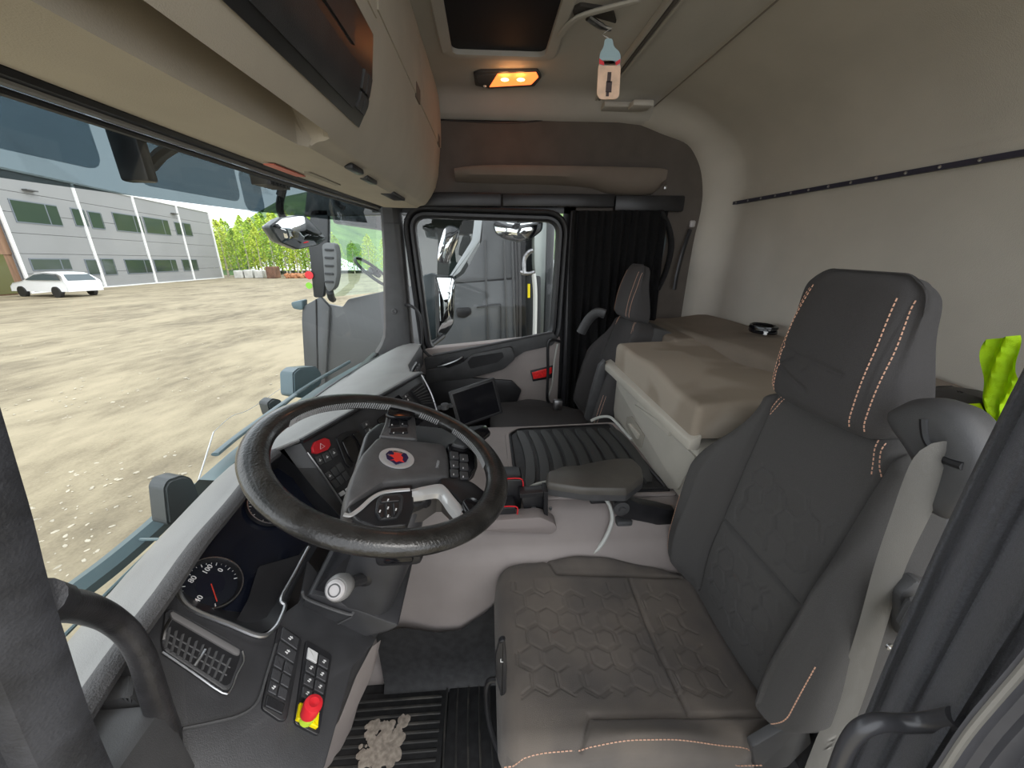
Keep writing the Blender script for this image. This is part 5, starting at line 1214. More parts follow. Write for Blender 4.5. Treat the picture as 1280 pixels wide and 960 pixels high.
# slotted speaker / outlet panel behind the handle
sp = at(150, 930, x=-.86)
b = newbm(); P = roundpoly([at(a, c, x=-.80) for a, c in [(118, 880), (160, 872), (215, 905), (250, 1000), (150, 1000), (125, 930)]], .01, 3); add_prism(b, P, (.03, .02, 0), bev=.006); dn = obj('door_end_panel', b, DKPL, dash)
b = newbm(); P = roundpoly([at(a, c, x=-.803) for a, c in [(130, 925), (148, 900), (185, 945), (200, 1000), (160, 1000)]], .004, 3); add_prism(b, P, (.004, 0, 0)); obj('grille_recess', b, BLACK, dn)
for k in range(5):
    b = newbm(); o = (k * 9, k * 15); add_tube(b, [at(134 + o[0], 928 + o[1], x=-.805), at(154 + o[0], 908 + o[1], x=-.805)], .0032, 6, flat=.6); obj('grille_slat', b, DKPL, dn)
# B pillar side: jamb strips and grab handle
gh2 = empty('grab_handle', tuple(at(1100, 900, x=-.87)), 'thick satin black grab handle at the lower right by the driver curtain', 'handle', 'grab handles')
pts = smooth_path([at(1196, 897, x=-.90), at(1165, 902, x=-.885), at(1130, 904, x=-.875), at(1098, 903, x=-.87), at(1074, 913, x=-.868), at(1058, 935, x=-.868), at(1046, 965, x=-.868), at(1030, 1010, x=-.868)], 6)
obj('bar', tube(pts, .0098, 16), mat('satin_black_bar', (.05, .05, .055), .3), gh2, smooth=80)
b = newbm(); rows = []
J = [at(a, c, x=-.93) for a, c in [(1330, 760), (1280, 825), (1240, 872), (1205, 915), (1165, 975), (1110, 1050)]]; J = smooth_path(J, 4)
for p in J: rows.append([p + V((.006, -.03, 0)), p + V((.004, .0, 0)), p, p + V((-.004, -.004, 0)), p + V((-.006, -.014, 0)), p + V((-.012, -.016, 0)), p + V((-.018, -.012, 0)), p + V((-.024, -.016, 0)), p + V((-.03, -.026, 0)), p + V((-.045, -.03, 0)), p + V((-.055, -.04, 0)), p + V((-.055, -.07, 0)), p + V((.006, -.07, 0))])
add_grid(b, rows, closev=True); jb = obj('trim_5', b, mat('jamb_grey_rubber', (.10, .10, .11), .5, var=.1, vscale=20), kind='structure', smooth=45)
b = newbm(); add_tube(b, [p + V((-.003, .001, 0)) for p in J], .0035, 8); obj('jamb_bead', b, mat('bead_dusty', (.22, .21, .19), .6), jb)
b = newbm(); rows = [[p + V((-.056, -.035, 0)), p + V((-.075, -.06, 0)), p + V((-.08, -.2, 0))] for p in J]; add_grid(b, rows); obj('white_body_edge', b, mat('white_paint', (.80, .76, .72), .3), jb, label='white painted body edge')

# ================================================================== OUTSIDE
GN = (ROT @ V((0, 462, -154))).normalized()          # the yard's up direction: the cab leans about two degrees on it
GO = V((0, 0, -1.30))
GP = (tuple(GN), GN.dot(GO))
G1 = (V((1, 0, 0)) - GN * GN.x).normalized(); G2 = GN.cross(G1)
def og(px, py): return at(px, py, pl=GP)
MG = Matrix(((G1.x, G2.x, GN.x, GO.x), (G1.y, G2.y, GN.y, GO.y), (G1.z, G2.z, GN.z, GO.z), (0, 0, 0, 1)))
# ground
m, n, bs = nodes('gravel_yard'); L = n.links.new
tc = n.nodes.new('ShaderNodeTexCoord'); mp = n.nodes.new('ShaderNodeMapping'); mp.inputs['Scale'].default_value = (.28, .62, 1); mp.inputs['Rotation'].default_value = (0, 0, radians(70)); L(tc.outputs['Object'], mp.inputs['Vector'])
def nz(scale, det, src): z = n.nodes.new('ShaderNodeTexNoise'); z.inputs['Scale'].default_value = scale; z.inputs['Detail'].default_value = det; L(src, z.inputs['Vector']); return z.outputs['Fac']
z1 = nz(.9, 9, mp.outputs['Vector']); z2 = nz(5, 8, mp.outputs['Vector']); z3 = nz(30, 5, tc.outputs['Object'])
def mth(op, a, c): q = n.nodes.new('ShaderNodeMath'); q.operation = op; (L(a, q.inputs[0]) if not isinstance(a, float) else setattr(q.inputs[0], 'default_value', a)); (L(c, q.inputs[1]) if not isinstance(c, float) else setattr(q.inputs[1], 'default_value', c)); return q.outputs[0]
mix = mth('ADD', mth('ADD', mth('MULTIPLY', z1, .5), mth('MULTIPLY', z2, .35)), mth('MULTIPLY', z3, .15))
r = n.nodes.new('ShaderNodeValToRGB'); L(mix, r.inputs['Fac']); e = r.color_ramp.elements
e[0].position = .36; e[0].color = (.135, .11, .070, 1); e[1].position = .60; e[1].color = (.33, .278, .185, 1)
x_ = e.new(.45); x_.color = (.215, .178, .115, 1); x_ = e.new(.52); x_.color = (.275, .232, .152, 1)
L(r.outputs['Color'], bs.inputs['Base Color']); bs.inputs['Roughness'].default_value = .9
bp = n.nodes.new('ShaderNodeBump'); bp.inputs['Strength'].default_value = .5; bp.inputs['Distance'].default_value = .05; L(mix, bp.inputs['Height']); L(bp.outputs['Normal'], bs.inputs['Normal'])
GRAV = m
b = newbm(); rows = []
for i in range(81):
    x = -12 + 130 * (i / 80) ** 1.6; rows.append([MG @ V((x, -25 + 125 * (j / 60), .05 * sin(x * 1.1 + j * .6) * min(1, j / 10) * (0 if x < 3 else 1) * .6)) for j in range(61)])
add_grid(b, rows); gr = bpy.data.objects.new('ground', bpy.data.meshes.new('ground')); b.to_mesh(gr.data); b.free(); COL.objects.link(gr); gr.data.materials.append(GRAV); gr['kind'] = 'structure'
gr.data.polygons.foreach_set('use_smooth', [True] * len(gr.data.polygons))
# stones scattered on the yard
rnd = random.Random(11); b = newbm()
for k in range(900):
    px = rnd.uniform(0, 480); py = rnd.uniform(380, 780); 
    if py > 800 - px * .9 : continue
    p = og(px, py); s = rnd.uniform(.008, .030); t = bmesh.new(); bmesh.ops.create_icosphere(t, subdivisions=1, radius=s)
    for v in t.verts: v.co *= rnd.uniform(.7, 1.2)
    merge(b, t, Matrix.Translation(p) @ Matrix.Rotation(rnd.random() * 6, 4, 'Z') @ Matrix.Diagonal((1.4, .8, .5, 1)))
tag(obj('gravel_stones', b, mat('pale_stone', (.42, .38, .30), .9, var=.2, vscale=3), kind='stuff', smooth=0), 'loose pale stones scattered over the yard', 'stones')

# industrial building
FA = og(40, 367); FB = og(279, 347.5); FD = (FB - FA).normalized(); FN = FD.cross(GN).normalized()
if FN.dot(CAM - FA) < 0: FN = -FN
FP = (tuple(FN), FN.dot(FA))
def of(px, py): return at(px, py, pl=FP)
bl = empty('office_building', tuple(FA), 'long grey two-storey industrial building across the yard', 'building')
CLAD = mat('grey_cladding', (.24, .245, .25), .7, var=.03, vscale=.3); WHT = mat('white_pilaster', (.72, .73, .73), .6); WF = mat('window_frame_grey', (.13, .15, .18), .5)
m, n, bs = nodes('green_reflecting_pane'); bs.inputs['Base Color'].default_value = (.035, .052, .042, 1); bs.inputs['Roughness'].default_value = .08; WGL = m
HT = (of(98, 232) - og(131, 357.5)).dot(GN)
A0_ = FA - FD * 14
def fb(u0, u1, h0, h1, d0, d1, m, name, parent, **kw):
    b = newbm(); vs = [FA + FD * u + GN * h + FN * d for d in (d0, d1) for u, h in ((u0, h0), (u1, h0), (u1, h1), (u0, h1))]
    V8 = [b.verts.new(v) for v in vs]
    for f in ((0, 1, 2, 3), (4, 7, 6, 5), (0, 4, 5, 1), (1, 5, 6, 2), (2, 6, 7, 3), (3, 7, 4, 0)): b.faces.new([V8[i] for i in f])
    return obj(name, b, m, parent, smooth=0, **kw)
LEN = (FB - FA).length
def uu(px, py): return (of(px, py) - FA).dot(FD)
def hh_(px, py): return (of(px, py) - FA).dot(GN)
hs_ = [hh_(98, 232), hh_(170, 245), hh_(222, 258), hh_(262, 263)]; HT = sum(hs_[:3]) / 3
us_ = [0, uu(131, 357), uu(195, 352), uu(243, 349.5), LEN]
for k in range(4): # cladding courses
    pass
NC = 6
for k in range(NC):
    for s in range(4):
        fb(us_[s] + .03, us_[s + 1] - .03, HT * k / NC, HT * (k + 1) / NC - .035, -.2, 0, CLAD, 'cladding_panel', bl)
fb(-.05, LEN, 0, HT - .02, -12, -.2, mat('joint_dark', (.2, .2, .21), .8), 'building_core', bl)
fb(-14, -.05, 0, HT + 1, -12, -.3, mat('brown_cladding', (.22, .13, .08), .8, var=.25, vscale=1.2, stretch=(4, 4, .3)), 'timber_block', bl)
for k in range(14): fb(-14 + k, -13.06 + k, hh_(10, 318), HT + 1, -.3, -.22, mat('brown_cladding', (.22, .13, .08), .8), 'timber_board', bl)
fb(-14, -.8, 0.1, hh_(12, 318), -.3, -.2, mat('lobby_glass', (.10, .10, .04), .12), 'lobby_glazing', bl)
for u in us_: fb(u - .13, u + .13, 0, HT + .08, 0, .12, WHT, 'white_pilaster', bl)
fb(0, LEN, HT - .06, HT + .10, -.3, .10, WHT, 'roof_edge', bl)
fb(0, LEN, 0, .12, 0, .08, WHT, 'plinth', bl)
def bwin(x0, x1, yt, yb, split):
    u0, u1 = uu(x0, (yt + yb) / 2), uu(x1, (yt + yb) / 2); xm = (x0 + x1) / 2; h1, h0 = hh_(xm, yt), hh_(xm, yb)
    w_ = fb(u0, u1, h0, h1, .0, .05, WF, 'window', bl)
    t = u1 - u0; g = .09
    for a, c in ((0, split), (split, 1)): fb(u0 + t * a + g, u0 + t * c - g * .4, h0 + g, h1 - g, .05, .06, WGL, 'pane', w_)
for q in ((16, 73, 253, 280, .72), (91, 107, 261, 283, .95), (112, 128, 265, 286, .95), (143, 177, 268, 290, .72), (181, 211, 273, 293, .75), (219, 229, 278, 294, .95), (230, 239, 279, 295, .95),
          (38, 88, 323, 338, .74), (108, 124, 324, 344, .9), (128, 144, 323, 344, .95), (157, 189, 324, 342, .74), (193, 221, 324, 340, .74), (228, 237, 324, 339, .95), (238, 247, 324, 338.5, .95)): bwin(*q)
for px, py in ((34, 238), (216, 267)): u, h = uu(px, py), hh_(px, py); fb(u - .5, u + .5, h - .05, h + .05, 0, .4, DKPL, 'wall_lamp', bl)

# white parked estate car
cb = og(76, 370); ca = empty('car', tuple(cb), 'small white estate car parked before the grey building', 'car')
F_ = (og(120, 371) - og(27, 368)).normalized(); fwd = -(og(110, 372) - og(40, 367)).normalized(); sidev = GN.cross(fwd).normalized()
ang_ = radians(-50); vd_ = (og(78, 371) - CAM); vd_ = (vd_ - GN * vd_.dot(GN)).normalized(); lf_ = GN.cross(vd_).normalized(); fwd2 = (lf_ * cos(radians(60)) + vd_ * sin(radians(60))).normalized(); side2 = GN.cross(fwd2).normalized()
cb = cb + GN * .0
CLEN = 4.5
def cp(f, s, h): return cb + (fwd2 * f + side2 * s + GN * h) * 1.25
prof_ = [(-2.25, .35), (-2.3, .75), (-2.2, 1.0), (-1.9, 1.3), (-1.55, 1.45), (-.6, 1.50), (.3, 1.42), (1.05, 1.0), (1.9, .85), (2.2, .65), (2.25, .35)]
b = newbm(); rows = []
for s, k in ((-.86, .93), (-.9, .97), (-.82, 1), (-.4, 1.01), (0, 1.015), (.4, 1.01), (.82, 1), (.9, .97), (.86, .93)):
    rows.append([cp(f, s * (1 - .22 * sstep(.95, 1.45, h)), .35 + (h - .35) * (k if h > .9 else 1)) for f, h in prof_])
vs = add_grid(b, rows); b.faces.new(vs[0][::-1]); b.faces.new(vs[-1]); obj('car_body', b, mat('white_car_paint', (.85, .86, .88), .25, coat=.5), ca, smooth=50)
CG = mat('car_glass', (.06, .08, .09), .08)
for s in (-1, 1):
    b = newbm(); b.faces.new([b.verts.new(cp(f, s * w_, h)) for f, h, w_ in ((-1.95, 1.02, .885), (-1.6, 1.34, .78), (-.6, 1.40, .765), (.2, 1.33, .775), (.85, 1.02, .885))]); obj('side_glass', b, CG, ca, smooth=0)
b = newbm(); b.faces.new([b.verts.new(cp(f, s, h)) for f, h, s in ((-2.235, 1.0, -.72), (-1.87, 1.36, -.62), (-1.87, 1.36, .62), (-2.235, 1.0, .72))]); obj('rear_glass', b, CG, ca, smooth=0)
for f in (-1.35, 1.4):
    for s in (-.84, .84):
        M = Matrix.Translation(cp(f, s, .32)) @ Matrix.Scale(1.25, 4) @ frame((0, 0, 0), fwd2, GN); obj('wheel', lath([(.33, -.1), (.33, .1), (.2, .11), (.0001, .11)], M, 20), RUBBER, ca)
# wooded slope behind the yard
def hp(px, py, dist):
    d = ray(px, py).normalized(); return CAM + d * dist
def hk(i): return .12 + .95 * (1 - sstep(14, 21, i))
b = newbm(); rows = []
for i in range(40):
    a = radians(-20 + 110 * i / 39); d = V((cos(a), sin(a), 0)); rows.append([GO + d * r_ + V((0, 0, -d.x * .0)) + GN * (h + 3 * sin(i * .9)) - V((0, 0, 0)) for r_, h in ((92, -.2), (100, 1.6), (130, 6 * hk(i)), (165, 14 * hk(i)), (220, 25 * hk(i)), (300, 33 * hk(i)))])
add_grid(b, rows); HILL = mat('wooded_hillside', (.045, .10, .04), .95, col2=(.15, .25, .07), vscale=.09, detail=9, bump=0)
hlo = obj('hillside', b, HILL, kind='structure', smooth=80)
LEAF = [mat('spring_leaf_%s' % nme, c, .8, var=.3, vscale=2, detail=2) for nme, c in (('lime', (.36, .50, .04)), ('green', (.20, .34, .03)), ('yellow', (.44, .52, .06)))]
BARK = mat('birch_bark', (.55, .50, .42), .8, var=.3, vscale=4)
def tree(px, py, h, wd, li, label, seed):
    rnd = random.Random(seed); p = og(px, py); T = empty('tree', tuple(p), label, 'tree', 'spring trees beyond the yard')
    b = newbm(); add_tube(b, [p, p + GN * h * .45 + V((rnd.uniform(-.1, .1), 0, 0)), p + GN * h * .85], [h * .018, h * .012, h * .004], 6); obj('trunk', b, BARK, T)
    b = newbm()
    for k in range(1000):
        t = rnd.random() ** .8; z = h * (.12 + .88 * t); rr = wd * (sin(pi * min(1, .18 + t * .82)) ** .8) * (.35 + .65 * rnd.random()); a = rnd.uniform(0, 2 * pi)
        c = p + GN * z + G1 * (rr * cos(a)) + G2 * (rr * sin(a)); s = rnd.uniform(.08, .24) * h / 9
        u_ = V((rnd.gauss(0, 1), rnd.gauss(0, 1), rnd.gauss(0, 1))).normalized(); v_ = u_.orthogonal().normalized()
        b.faces.new([b.verts.new(c + u_ * s + v_ * 0), b.verts.new(c + v_ * s * .7), b.verts.new(c - u_ * s), b.verts.new(c - v_ * s * .7)])
    obj('crown', b, LEAF[li], T, smooth=0)
tr_ = random.Random(3)
ORD = ['first', 'second', 'third', 'fourth', 'fifth', 'sixth', 'seventh', 'eighth', 'ninth', 'tenth', 'eleventh', 'twelfth']
LK = ['lime green', 'mid green', 'yellow green']
for row, (py, where) in enumerate(((345.8, 'front'), (343.4, 'middle'), (341.6, 'back'))):
    for k in range(10):
        px = 272 + 14.5 * k + row * 4.7 + tr_.uniform(-1.2, 1.2); li = (k * 2 + row) % 3
        tree(px, py, tr_.uniform(7.5, 10.5) + row * 1.2, 1.75 + .25 * row, li, '%s birch tree, %s from the building in the %s row' % (LK[li], ORD[k], where), k + 20 * row)
for k in range(9):
    tree(424 + k * 20, 343.5, tr_.uniform(6, 8), 1.7, k % 3, '%s tree, %s from the left behind the neighbouring truck cab' % (LK[k % 3], ORD[k]), 100 + k)
# blocks and container at the yard edge
def yblock(px, py, w_, h, m, name, label, cat, group=None, d=1.2):
    p = og(px, py); b = newbm(); M = Matrix.Translation(p) @ Matrix(((FD.x, FN.x, GN.x, 0), (FD.y, FN.y, GN.y, 0), (FD.z, FN.z, GN.z, 0), (0, 0, 0, 1)))
    t = bmesh.new(); add_box(t, (-w_ / 2, -d / 2, 0), (w_ / 2, d / 2, h), .08, 1); merge(b, t, M); return tag(obj(name, b, m), label, cat, group)
CONC = mat('pale_concrete', (.55, .55, .52), .8, var=.15, vscale=1)
yblock(302, 347.6, 2.0, 1.2, CONC, 'concrete_block', 'pale concrete block at the yard edge, nearest the building', 'block', 'concrete blocks')
yblock(315, 347.4, 2.2, 1.3, CONC, 'concrete_block', 'pale concrete block at the yard edge, middle of three', 'block', 'concrete blocks')
yblock(327, 347.4, 2.0, 1.2, CONC, 'concrete_block', 'pale concrete block at the yard edge, next to the rusty skip', 'block', 'concrete blocks')
sk_ = empty('rusty_skip', tuple(og(343, 347.5)), 'rusty brown open skip at the yard edge', 'skip')
o_ = yblock(343, 347.6, 2.6, 1.8, mat('rust', (.16, .08, .05), .8, var=.3, vscale=1), 'skip_body', None, None); off = origin(sk_); o_.parent = sk_; o_.location = V(o_.location) - off
b = newbm(); 
for k in range(160):
    p = og(371 + rnd.uniform(-9, 12), 347.6) + V((rnd.uniform(-.6, .6), rnd.uniform(-.6, .6), rnd.uniform(0, .5))); t = bmesh.new(); bmesh.ops.create_icosphere(t, subdivisions=1, radius=rnd.uniform(.15, .4)); merge(b, t, Matrix.Translation(p))
tag(obj('rubble_heap', b, mat('red_rubble', (.38, .17, .08), .9, var=.3, vscale=2), kind='stuff', smooth=0), 'low heap of reddish rubble at the yard edge', 'rubble')
b = newbm(); p = og(271, 348); add_tube(b, [p, p + GN * 1.4], .12, 8); add_tube(b, [p + GN * 1.2, p + GN * 1.9 - FD * .3], .2, 8); tag(obj('charging_post', b, mat('cream_post', (.75, .72, .5), .5)), 'cream post with a dark head by the building corner', 'post')

# ---------------------------------------------------------------- own truck outside the glass
VIS = glassmat('smoked_visor', (.12, .15, .16), refl=.01)
sv_ = empty('sun_visor', (0, .9, 1.58), 'smoked acrylic outside sun visor above the windshield', 'sun visor')
b = newbm(); rows = []
for k in range(21):
    x = -1.15 + 2.35 * k / 20; y = .80 - .10 * x * x
    rows.append([V((x, y - .10, 1.70)), V((x, y, 1.64)), V((x, y + .02, 1.60)), V((x, y + .005, 1.530 + .012 * x))])
add_grid(b, rows); bmesh.ops.solidify(b, geom=b.faces[:], thickness=.004); obj('visor_sheet', b, VIS, sv_, smooth=70)
for x in (-.62, -.05, .50, .98):
    b = newbm(); add_tube(b, smooth_path([V((x, .60, 1.68)), V((x, .74, 1.64)), V((x, .80 - .1 * x * x, 1.60))], 3), .014, 8); obj('visor_bracket', b, BLACK, sv_)
for x0, x1, z0, z1, y_ in ((-1.14, -.16, 1.572, 1.70, .815), (-.10, .27, 1.555, 1.68, .795), (.30, .40, 1.53, 1.66, .80)):
    b = newbm(); add_prism(b, [V((x, y_ - .08 * x * x, z)) for x, z in rrect(x1 - x0, z1 - z0, .03, 4, (x0 + x1) / 2, (z0 + z1) / 2)], (0, .004, 0)); obj('visor_panel', b, glassmat('dark_acrylic', (.5, .55, .58), .01), sv_)
b = newbm(); add_box(b, (-.145, .74, 1.555), (-.115, .80, 1.70), .006); obj('visor_strut', b, BLACK, sv_)
b = newbm()
for k in range(6): add_box(b, (.22 + k * .022, .66, 1.60), (.232 + k * .022, .72, 1.645), .002)
obj('sensor_fins', b, BLACK, sv_)
def mirror_dish(name, outline, x=None, y=None, depth=.06, face=None, label=None, cat='mirror', bend=.02, glass_in=.85, arm=None, group=None, faceoff=.004):
    """housing with a bulging back and a curved mirror glass facing the driver"""
    P = [at(a, c, x=x, y=y) for a, c in outline]; P = roundpoly(P, .02, 4); c = sum(P, V()) / len(P)
    T = empty(name, tuple(c), label, cat, group); n = (P[len(P) // 3] - c).cross(P[0] - c).normalized()
    if n.dot(CAM - c) < 0: n = -n
    b = newbm(); rows = [[c + (p - c) * s - n * d for p in P] for s, d in ((.93, -.004), (1.0, 0), (1.0, depth * .35), (.9, depth * .8), (.6, depth))]
    vs = add_grid(b, rows, closev=True); b.faces.new(vs[-1]); obj('housing', b, mat('mirror_housing', (.05, .06, .065), .35), T, smooth=50)
    b = newbm(); rows = []
    for k in range(7):
        s = .94 * (1 - k / 7); rows.append([c + (p - c) * s + n * (bend * (1 - s * s) + 0) for p in P])
    vs = add_grid(b, rows, closev=True); b.faces.new(vs[-1]); obj('mirror_glass', b, MIRROR, T, smooth=80)
    if arm: b = newbm(); add_tube(b, smooth_path(arm, 4), .016, 10); obj('arm', b, BLACK, T)
    return T
mirror_dish('front_mirror', [(336, 283), (350, 272), (380, 268), (409, 298), (398, 306), (372, 312), (350, 303)], y=.93, label='curved front blind-spot mirror hanging at the windshield top', arm=[V((.86, .93, 1.50)), V((.84, .95, 1.58)), V((.80, .90, 1.66))], bend=.03)
mirror_dish('wide_mirror', [(546, 328), (548, 308), (555, 285), (562, 281), (574, 285), (573, 300), (566, 318), (558, 331)], x=1.36, label='tilted wide-angle mirror above the main door mirror', bend=.03, depth=.10)
T = mirror_dish('main_mirror', [(543, 344), (568, 345), (569, 360), (567, 405), (558, 418), (545, 425)], x=1.37, label='tall main door mirror outside the passenger window', bend=.010, depth=.09, arm=[V((1.37, .30, .85)), V((1.25, .36, .82)), V((1.15, .42, .80))])
b = newbm(); add_prism(b, roundpoly([at(a, c, x=1.40) for a, c in [(527, 345), (540, 341), (547, 345), (546, 424), (528, 428)]], .02, 3), (.05, 0, 0), bev=.01); obj('housing_side', b, mat('mirror_housing_teal', (.05, .07, .08), .3), T)
mirror_dish('kerb_mirror', [(616, 281), (619, 276), (648, 279), (679, 276), (678, 288), (663, 300), (648, 303), (630, 299), (618, 291)], x=1.33, label='curved kerb mirror above the passenger window', bend=.02, arm=[V((1.33, -.20, 1.58)), V((1.25, -.20, 1.66)), V((1.12, -.2, 1.68))])
# windshield washer/marker lamps at the bonnet edge, antenna, wiper, bonnet lip
def marker(px, y, d, name, label, m, dp=.05):
    P = roundpoly([at(a, c, y=y) for a, c in px], .012, 4); b = newbm(); t = bmesh.new(); vs = [t.verts.new(p) for p in P]; t.faces.new(vs); r = bmesh.ops.extrude_face_region(t, geom=t.faces[:]); bmesh.ops.translate(t, vec=(.02, d, 0), verts=[e for e in r['geom'] if isinstance(e, bmesh.types.BMVert)])
    bmesh.ops.recalc_face_normals(t, faces=t.faces[:]); bmesh.ops.bevel(t, geom=t.edges[:], offset=.006, segments=2, affect='EDGES'); merge(b, t); return tag(obj(name, b, m, smooth=50), label, 'lamp', 'bonnet corner lamps')
GRP = mat('lamp_cover_grey', (.045, .052, .055), .45)
marker([(206, 610), (212, 600), (230, 594), (241, 598), (253, 622), (235, 645), (211, 658)], .83, .06, 'marker_lamp', 'large dark lamp housing outside the glass, nearest the camera', GRP)
marker([(335, 504), (342, 498), (352, 500), (357, 512), (340, 521)], .84, .05, 'marker_lamp', 'small dark lamp housing outside the glass, just above the steering wheel rim', GRP)
marker([(367, 466), (374, 460), (396, 458), (402, 466), (402, 480), (380, 498), (368, 495)], .84, .07, 'marker_lamp', 'teal grey lamp housing outside the glass, farthest of three', mat('lamp_cover_teal', (.10, .15, .17), .4))
b = newbm(); rows = []
for k in range(10):
    x = -.22 + 1.22 * k / 9; q = ws_base(x); rows.append([q + V((0, .02, -.02)), q + V((0, .06, -.015)), q + V((0, .075, -.03)), q + V((0, .075, -.16))])
add_grid(b, rows); bp_ = tag(obj('bonnet_lip', b, mat('bonnet_teal_grey', (.13, .19, .20), .35), smooth=50), 'teal grey scuttle panel below the windshield outside', 'panel')
b = newbm(); Q = smooth_path([at(30, 790, z=.70), at(85, 742, z=.70), at(140, 700, z=.70), at(192, 656, z=.70), at(225, 625, z=.70), at(262, 600, z=.70)], 4); add_grid(b, [[q + V((0, .032, .0)) for q in Q], [q + V((0, .0, .012)) for q in Q], [q + V((0, -.02, -.006)) for q in Q], [q + V((0, -.016, -.03)) for q in Q]]); add_tube(b, [at(80, 795, z=.74), at(130, 745, z=.74), at(208, 668, z=.74)], .004, 6); add_tube(b, [at(176, 674, z=.71), at(200, 674, z=.76)], .004, 6); tag(obj('wiper_arm', b, mat('wiper_teal', (.10, .15, .165), .4)), 'windshield wiper arm resting low outside on the driver side', 'wiper', 'wipers')
b = newbm(); add_tube(b, smooth_path([ws_base(.1) + V((0, .05, .0)), ws_base(.35) + V((0, .055, .02)), ws_base(.75) + V((0, .06, .02))], 5), .008, 8); add_tube(b, smooth_path([ws_base(-.15) + V((0, .05, .02)), ws_base(.0) + V((0, .05, .02)), ws_base(.3) + V((0, .05, .02))], 5), .012, 8, flat=.5); tag(obj('wiper_arm', b, mat('wiper_teal', (.10, .15, .165), .4)), 'windshield wiper arm lying at the far half of the glass', 'wiper', 'wipers')
b = newbm(); A_ = at(247, 604, y=.86); add_tube(b, [A_, at(267, 540, y=.95)], .0022, 6); add_tube(b, smooth_path([at(267, 540, y=.95), at(290, 520, y=1.0), at(318, 508, y=1.05), at(380, 465, y=1.1)], 5), .0012, 5); tag(obj('antenna', b, mat('white_plastic', (.8, .8, .8), .4)), 'thin white whip antenna outside the windshield', 'antenna')

# ---------------------------------------------------------------- neighbouring black truck
TX = 2.35
PNT = mat('dark_grey_truck_paint', (.075, .080, .085), .30, var=.08, vscale=1)
TPL = mat('truck_black_plastic', (.03, .033, .036), .45)
nt_ = empty('parked_truck', (TX + .6, .5, -1.2), 'dark grey truck cab parked right beside, filling the far windows', 'truck')
def tp(px, py, dx=0): return at(px, py, x=TX + dx)
def tpoly(px, d, m, name, parent=nt_, dx=0, r=.02, bev=.006, **kw):
    b = newbm(); add_prism(b, roundpoly([tp(a, c, dx) for a, c in px], r, 3), (d, 0, 0), bev=bev); return obj(name, b, m, parent, **kw)
# door / side skin below the window line
tpoly([(378, 384), (398, 372), (408, 380), (428, 384), (435, 374), (500, 360), (600, 350), (648, 345), (655, 480), (600, 560), (384, 520), (377, 400)], .04, PNT, 'lower_side_skin')
tpoly([(379, 383), (400, 371), (412, 384), (404, 520), (386, 520)], .05, PNT, 'front_corner_panel', dx=-.03)
b = newbm(); add_tube(b, [tp(395, 374, -.035), tp(396, 430, -.035), tp(398, 500, -.035)], .006, 5); obj('door_gap', b, BLACK, nt_)
# pillars and roof
tpoly([(404, 372), (392, 372), (385, 300), (388, 262), (410, 262), (410, 300)], .06, TPL, 'windshield_pillar')
tpoly([(380, 270), (640, 268), (640, 225), (500, 200), (385, 225)], .06, PNT, 'roof_side', dx=0)
tpoly([(600, 262), (604, 268), (600, 300), (575, 340), (560, 352), (562, 345), (590, 300), (594, 264)], .05, mat('pale_window_trim', (.35, .38, .40), .3), 'window_trim', r=.01)
tpoly([(604, 262), (645, 262), (648, 350), (560, 356), (580, 342), (602, 302)], .05, PNT, 'rear_side_skin')
for px in ((606, 0), (630, 0), (640, 0)): 
    b = newbm(); add_tube(b, [tp(px[0], 300, -.006), tp(px[0] + 4, 425, -.006)], .010, 6); obj('side_rib', b, TPL, nt_)
tpoly([(570, 385), (588, 384), (590, 392), (580, 398), (571, 396)], .01, BLACK, 'door_handle', dx=-.012)
b = newbm(); add_tube(b, smooth_path([tp(596, 384, -.008), tp(622, 380, -.008), tp(626, 386, -.008), tp(626, 425, -.008)], 4), .008, 6); obj('door_seam', b, TPL, nt_)
tpoly([(517, 364), (526, 362), (526, 371), (517, 372)], .006, RED, 'red_badge', dx=-.008, r=.003, bev=.001)
# door glass with faint reflections, far side, interior
b = newbm(); b.faces.new([b.verts.new(p) for p in [tp(408, 372, .02), tp(600, 352, .02), tp(600, 262, .02), tp(408, 262, .02)]]); obj('door_glass', b, glassmat('truck_glass', (.72, .88, .80), refl=.12), nt_, smooth=0)
def far(px, d, m, name, x=TX + 2.2, r=.03, **kw):
    P = [at(a, c, x=x) for a, c in px]; b = newbm(); add_prism(b, roundpoly(P, r, 3), (d, 0, 0), bev=.01); return obj(name, b, m, nt_, **kw)
zf = lambda y, z: V((TX + 2.2, y, z))
b = newbm(); add_box(b, (TX + 2.2, -.6, -1.0), (TX + 2.25, 1.35, .66), .02); obj('far_side_skin', b, PNT, nt_)
b = newbm(); add_box(b, (TX + 2.2, -.7, .6), (TX + 2.25, 1.24, 1.9), .02); obj('far_rear_skin', b, TPL, nt_)
b = newbm(); add_box(b, (TX + 2.18, 1.25, .55), (TX + 2.26, 1.35, 1.9), .02); obj('far_front_pillar', b, TPL, nt_)
b = newbm(); add_box(b, (TX + .05, -.62, -1.0), (TX + 2.2, -.55, 1.95), .02); obj('cab_rear_wall', b, TPL, nt_)
b = newbm(); add_box(b, (TX + .02, -.6, 1.78), (TX + 2.25, 1.30, 2.0), .03); obj('cab_roof', b, PNT, nt_)
b = newbm(); add_box(b, (TX + .1, .95, .3), (TX + 2.15, 1.32, .66), .05); obj('cab_dash', b, TPL, nt_)
b = newbm(); add_box(b, (TX + .06, 1.30, -1.0), (TX + 2.2, 1.38, .62), .03); obj('cab_front', b, PNT, nt_)
b = newbm(); add_box(b, (TX + .05, 1.22, 1.60), (TX + 2.2, 1.30, 1.8), .03); obj('front_header', b, TPL, nt_)
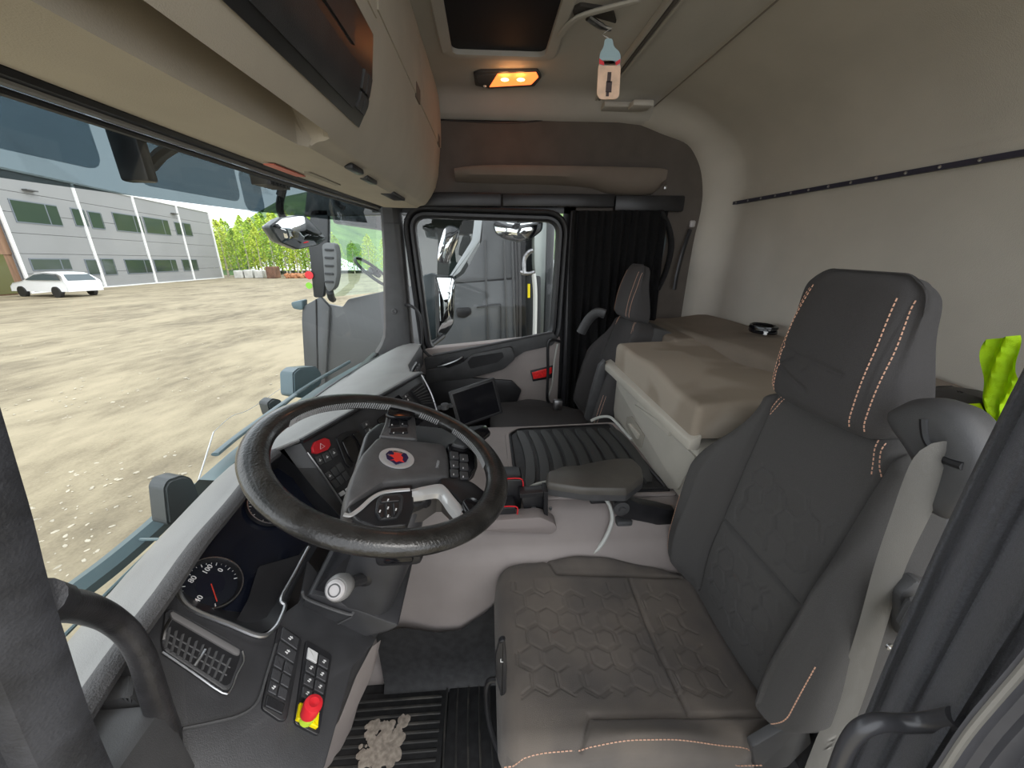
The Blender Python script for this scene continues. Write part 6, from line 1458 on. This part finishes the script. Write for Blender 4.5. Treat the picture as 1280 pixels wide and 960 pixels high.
# its steering wheel
wc = at(468, 341, x=TX + .65); Mw = frame(wc, (1, 0, 0), (0, -.75, -.66)); b = newbm()
add_tube(b, [Mw @ V((.22 * cos(2 * pi * k / 36), .22 * sin(2 * pi * k / 36), 0)) for k in range(36)], .016, 8, closed=True); swn = obj('cab_steering_wheel', b, BLACK, nt_)
b = newbm(); add_tube(b, [Mw @ V((-.2, 0, 0)), Mw @ V((.2, 0, 0))], .016, 6); lathe(b, [(.07, -.02), (.07, .01), (.0001, .02)], Mw, 16); obj('wheel_spokes', b, BLACK, swn)
# big mirror casing on the truck, ribbed
mc = tpoly([(402, 306), (408, 303), (418, 304), (421, 318), (421, 345), (418, 360), (411, 366), (406, 358), (404, 330)], .10, mat('mirror_case_grey', (.13, .14, .145), .45), 'mirror_case', dx=-.30, r=.03)
for k in range(5): 
    y_ = 312 + k * 10; b = newbm(); add_tube(b, [tp(406, y_, -.304), tp(417, y_ + .5, -.304)], .008, 6); obj('case_rib', b, TPL, mc)
b = newbm(); add_tube(b, [tp(412, 364, -.25), tp(414, 372, -.10), tp(416, 374, .02)], .03, 8); obj('mirror_foot', b, TPL, nt_)
tpoly([(363, 378), (378, 375), (378, 388), (366, 386)], .10, mat('lamp_cover_teal', (.10, .15, .17), .4), 'corner_lamp', dx=-.05)
# stickers seen in its windshield corner
for (px, py, rr, mm) in ((386.5, 344, .035, RED), (386.5, 357, .028, mat('green_disc', (.25, .6, .05), .5))):
    p = tp(px, py, -.01); obj('round_sticker', lath([(rr, 0), (rr, .004), (.0001, .004)], frame(p, (0, -1, 0), (0, 0, 1)), 20), mm, nt_)
# chassis hoses, tank and white body behind the cab
ch = empty('tank_trailer', (TX + .3, -.5, -.8), 'pale grey vessel and pipework behind the neighbouring cab', 'trailer')
def cpoly(px, d, m, name, dx=0, **kw): return tpoly(px, d, m, name, parent=ch, dx=dx, **kw)
cpoly([(668, 262), (682, 262), (690, 330), (694, 420), (676, 420), (668, 330)], .5, mat('pale_vessel', (.50, .55, .53), .4), 'vessel_front', dx=.1)
cpoly([(658, 345), (676, 345), (676, 430), (658, 430)], .1, TPL, 'bracket_plate', dx=.05)
cpoly([(650, 262), (668, 262), (668, 340), (650, 340)], .1, TPL, 'rear_frame', dx=.3)
for pts_, r_, m_ in (([(655, 342), (655, 325), (660, 316), (666, 313)], .022, STEEL), ([(650, 340), (660, 342), (668, 340)], .02, STEEL), ([(667, 342), (669, 370), (668, 430)], .020, mat('pale_hose', (.55, .56, .55), .4)), ([(648, 300), (650, 360), (650, 430)], .016, BLACK), ([(661, 355), (661, 372)], .012, YELLOW), ([(644, 300), (646, 360), (646, 440)], .012, BLACK)):
    b = newbm(); add_tube(b, smooth_path([tp(a, c, .0) for a, c in pts_], 4), r_, 8); obj('pipe', b, m_, ch)

# keep to thing > part > sub-part: anything deeper hangs from the part itself
def depth(o):
    d = 0
    while o.parent is not None: o = o.parent; d += 1
    return d
for o in list(COL.objects):
    while depth(o) > 2:
        p = o.parent; o.location = V(o.location) + V(p.location); o.parent = p.parent
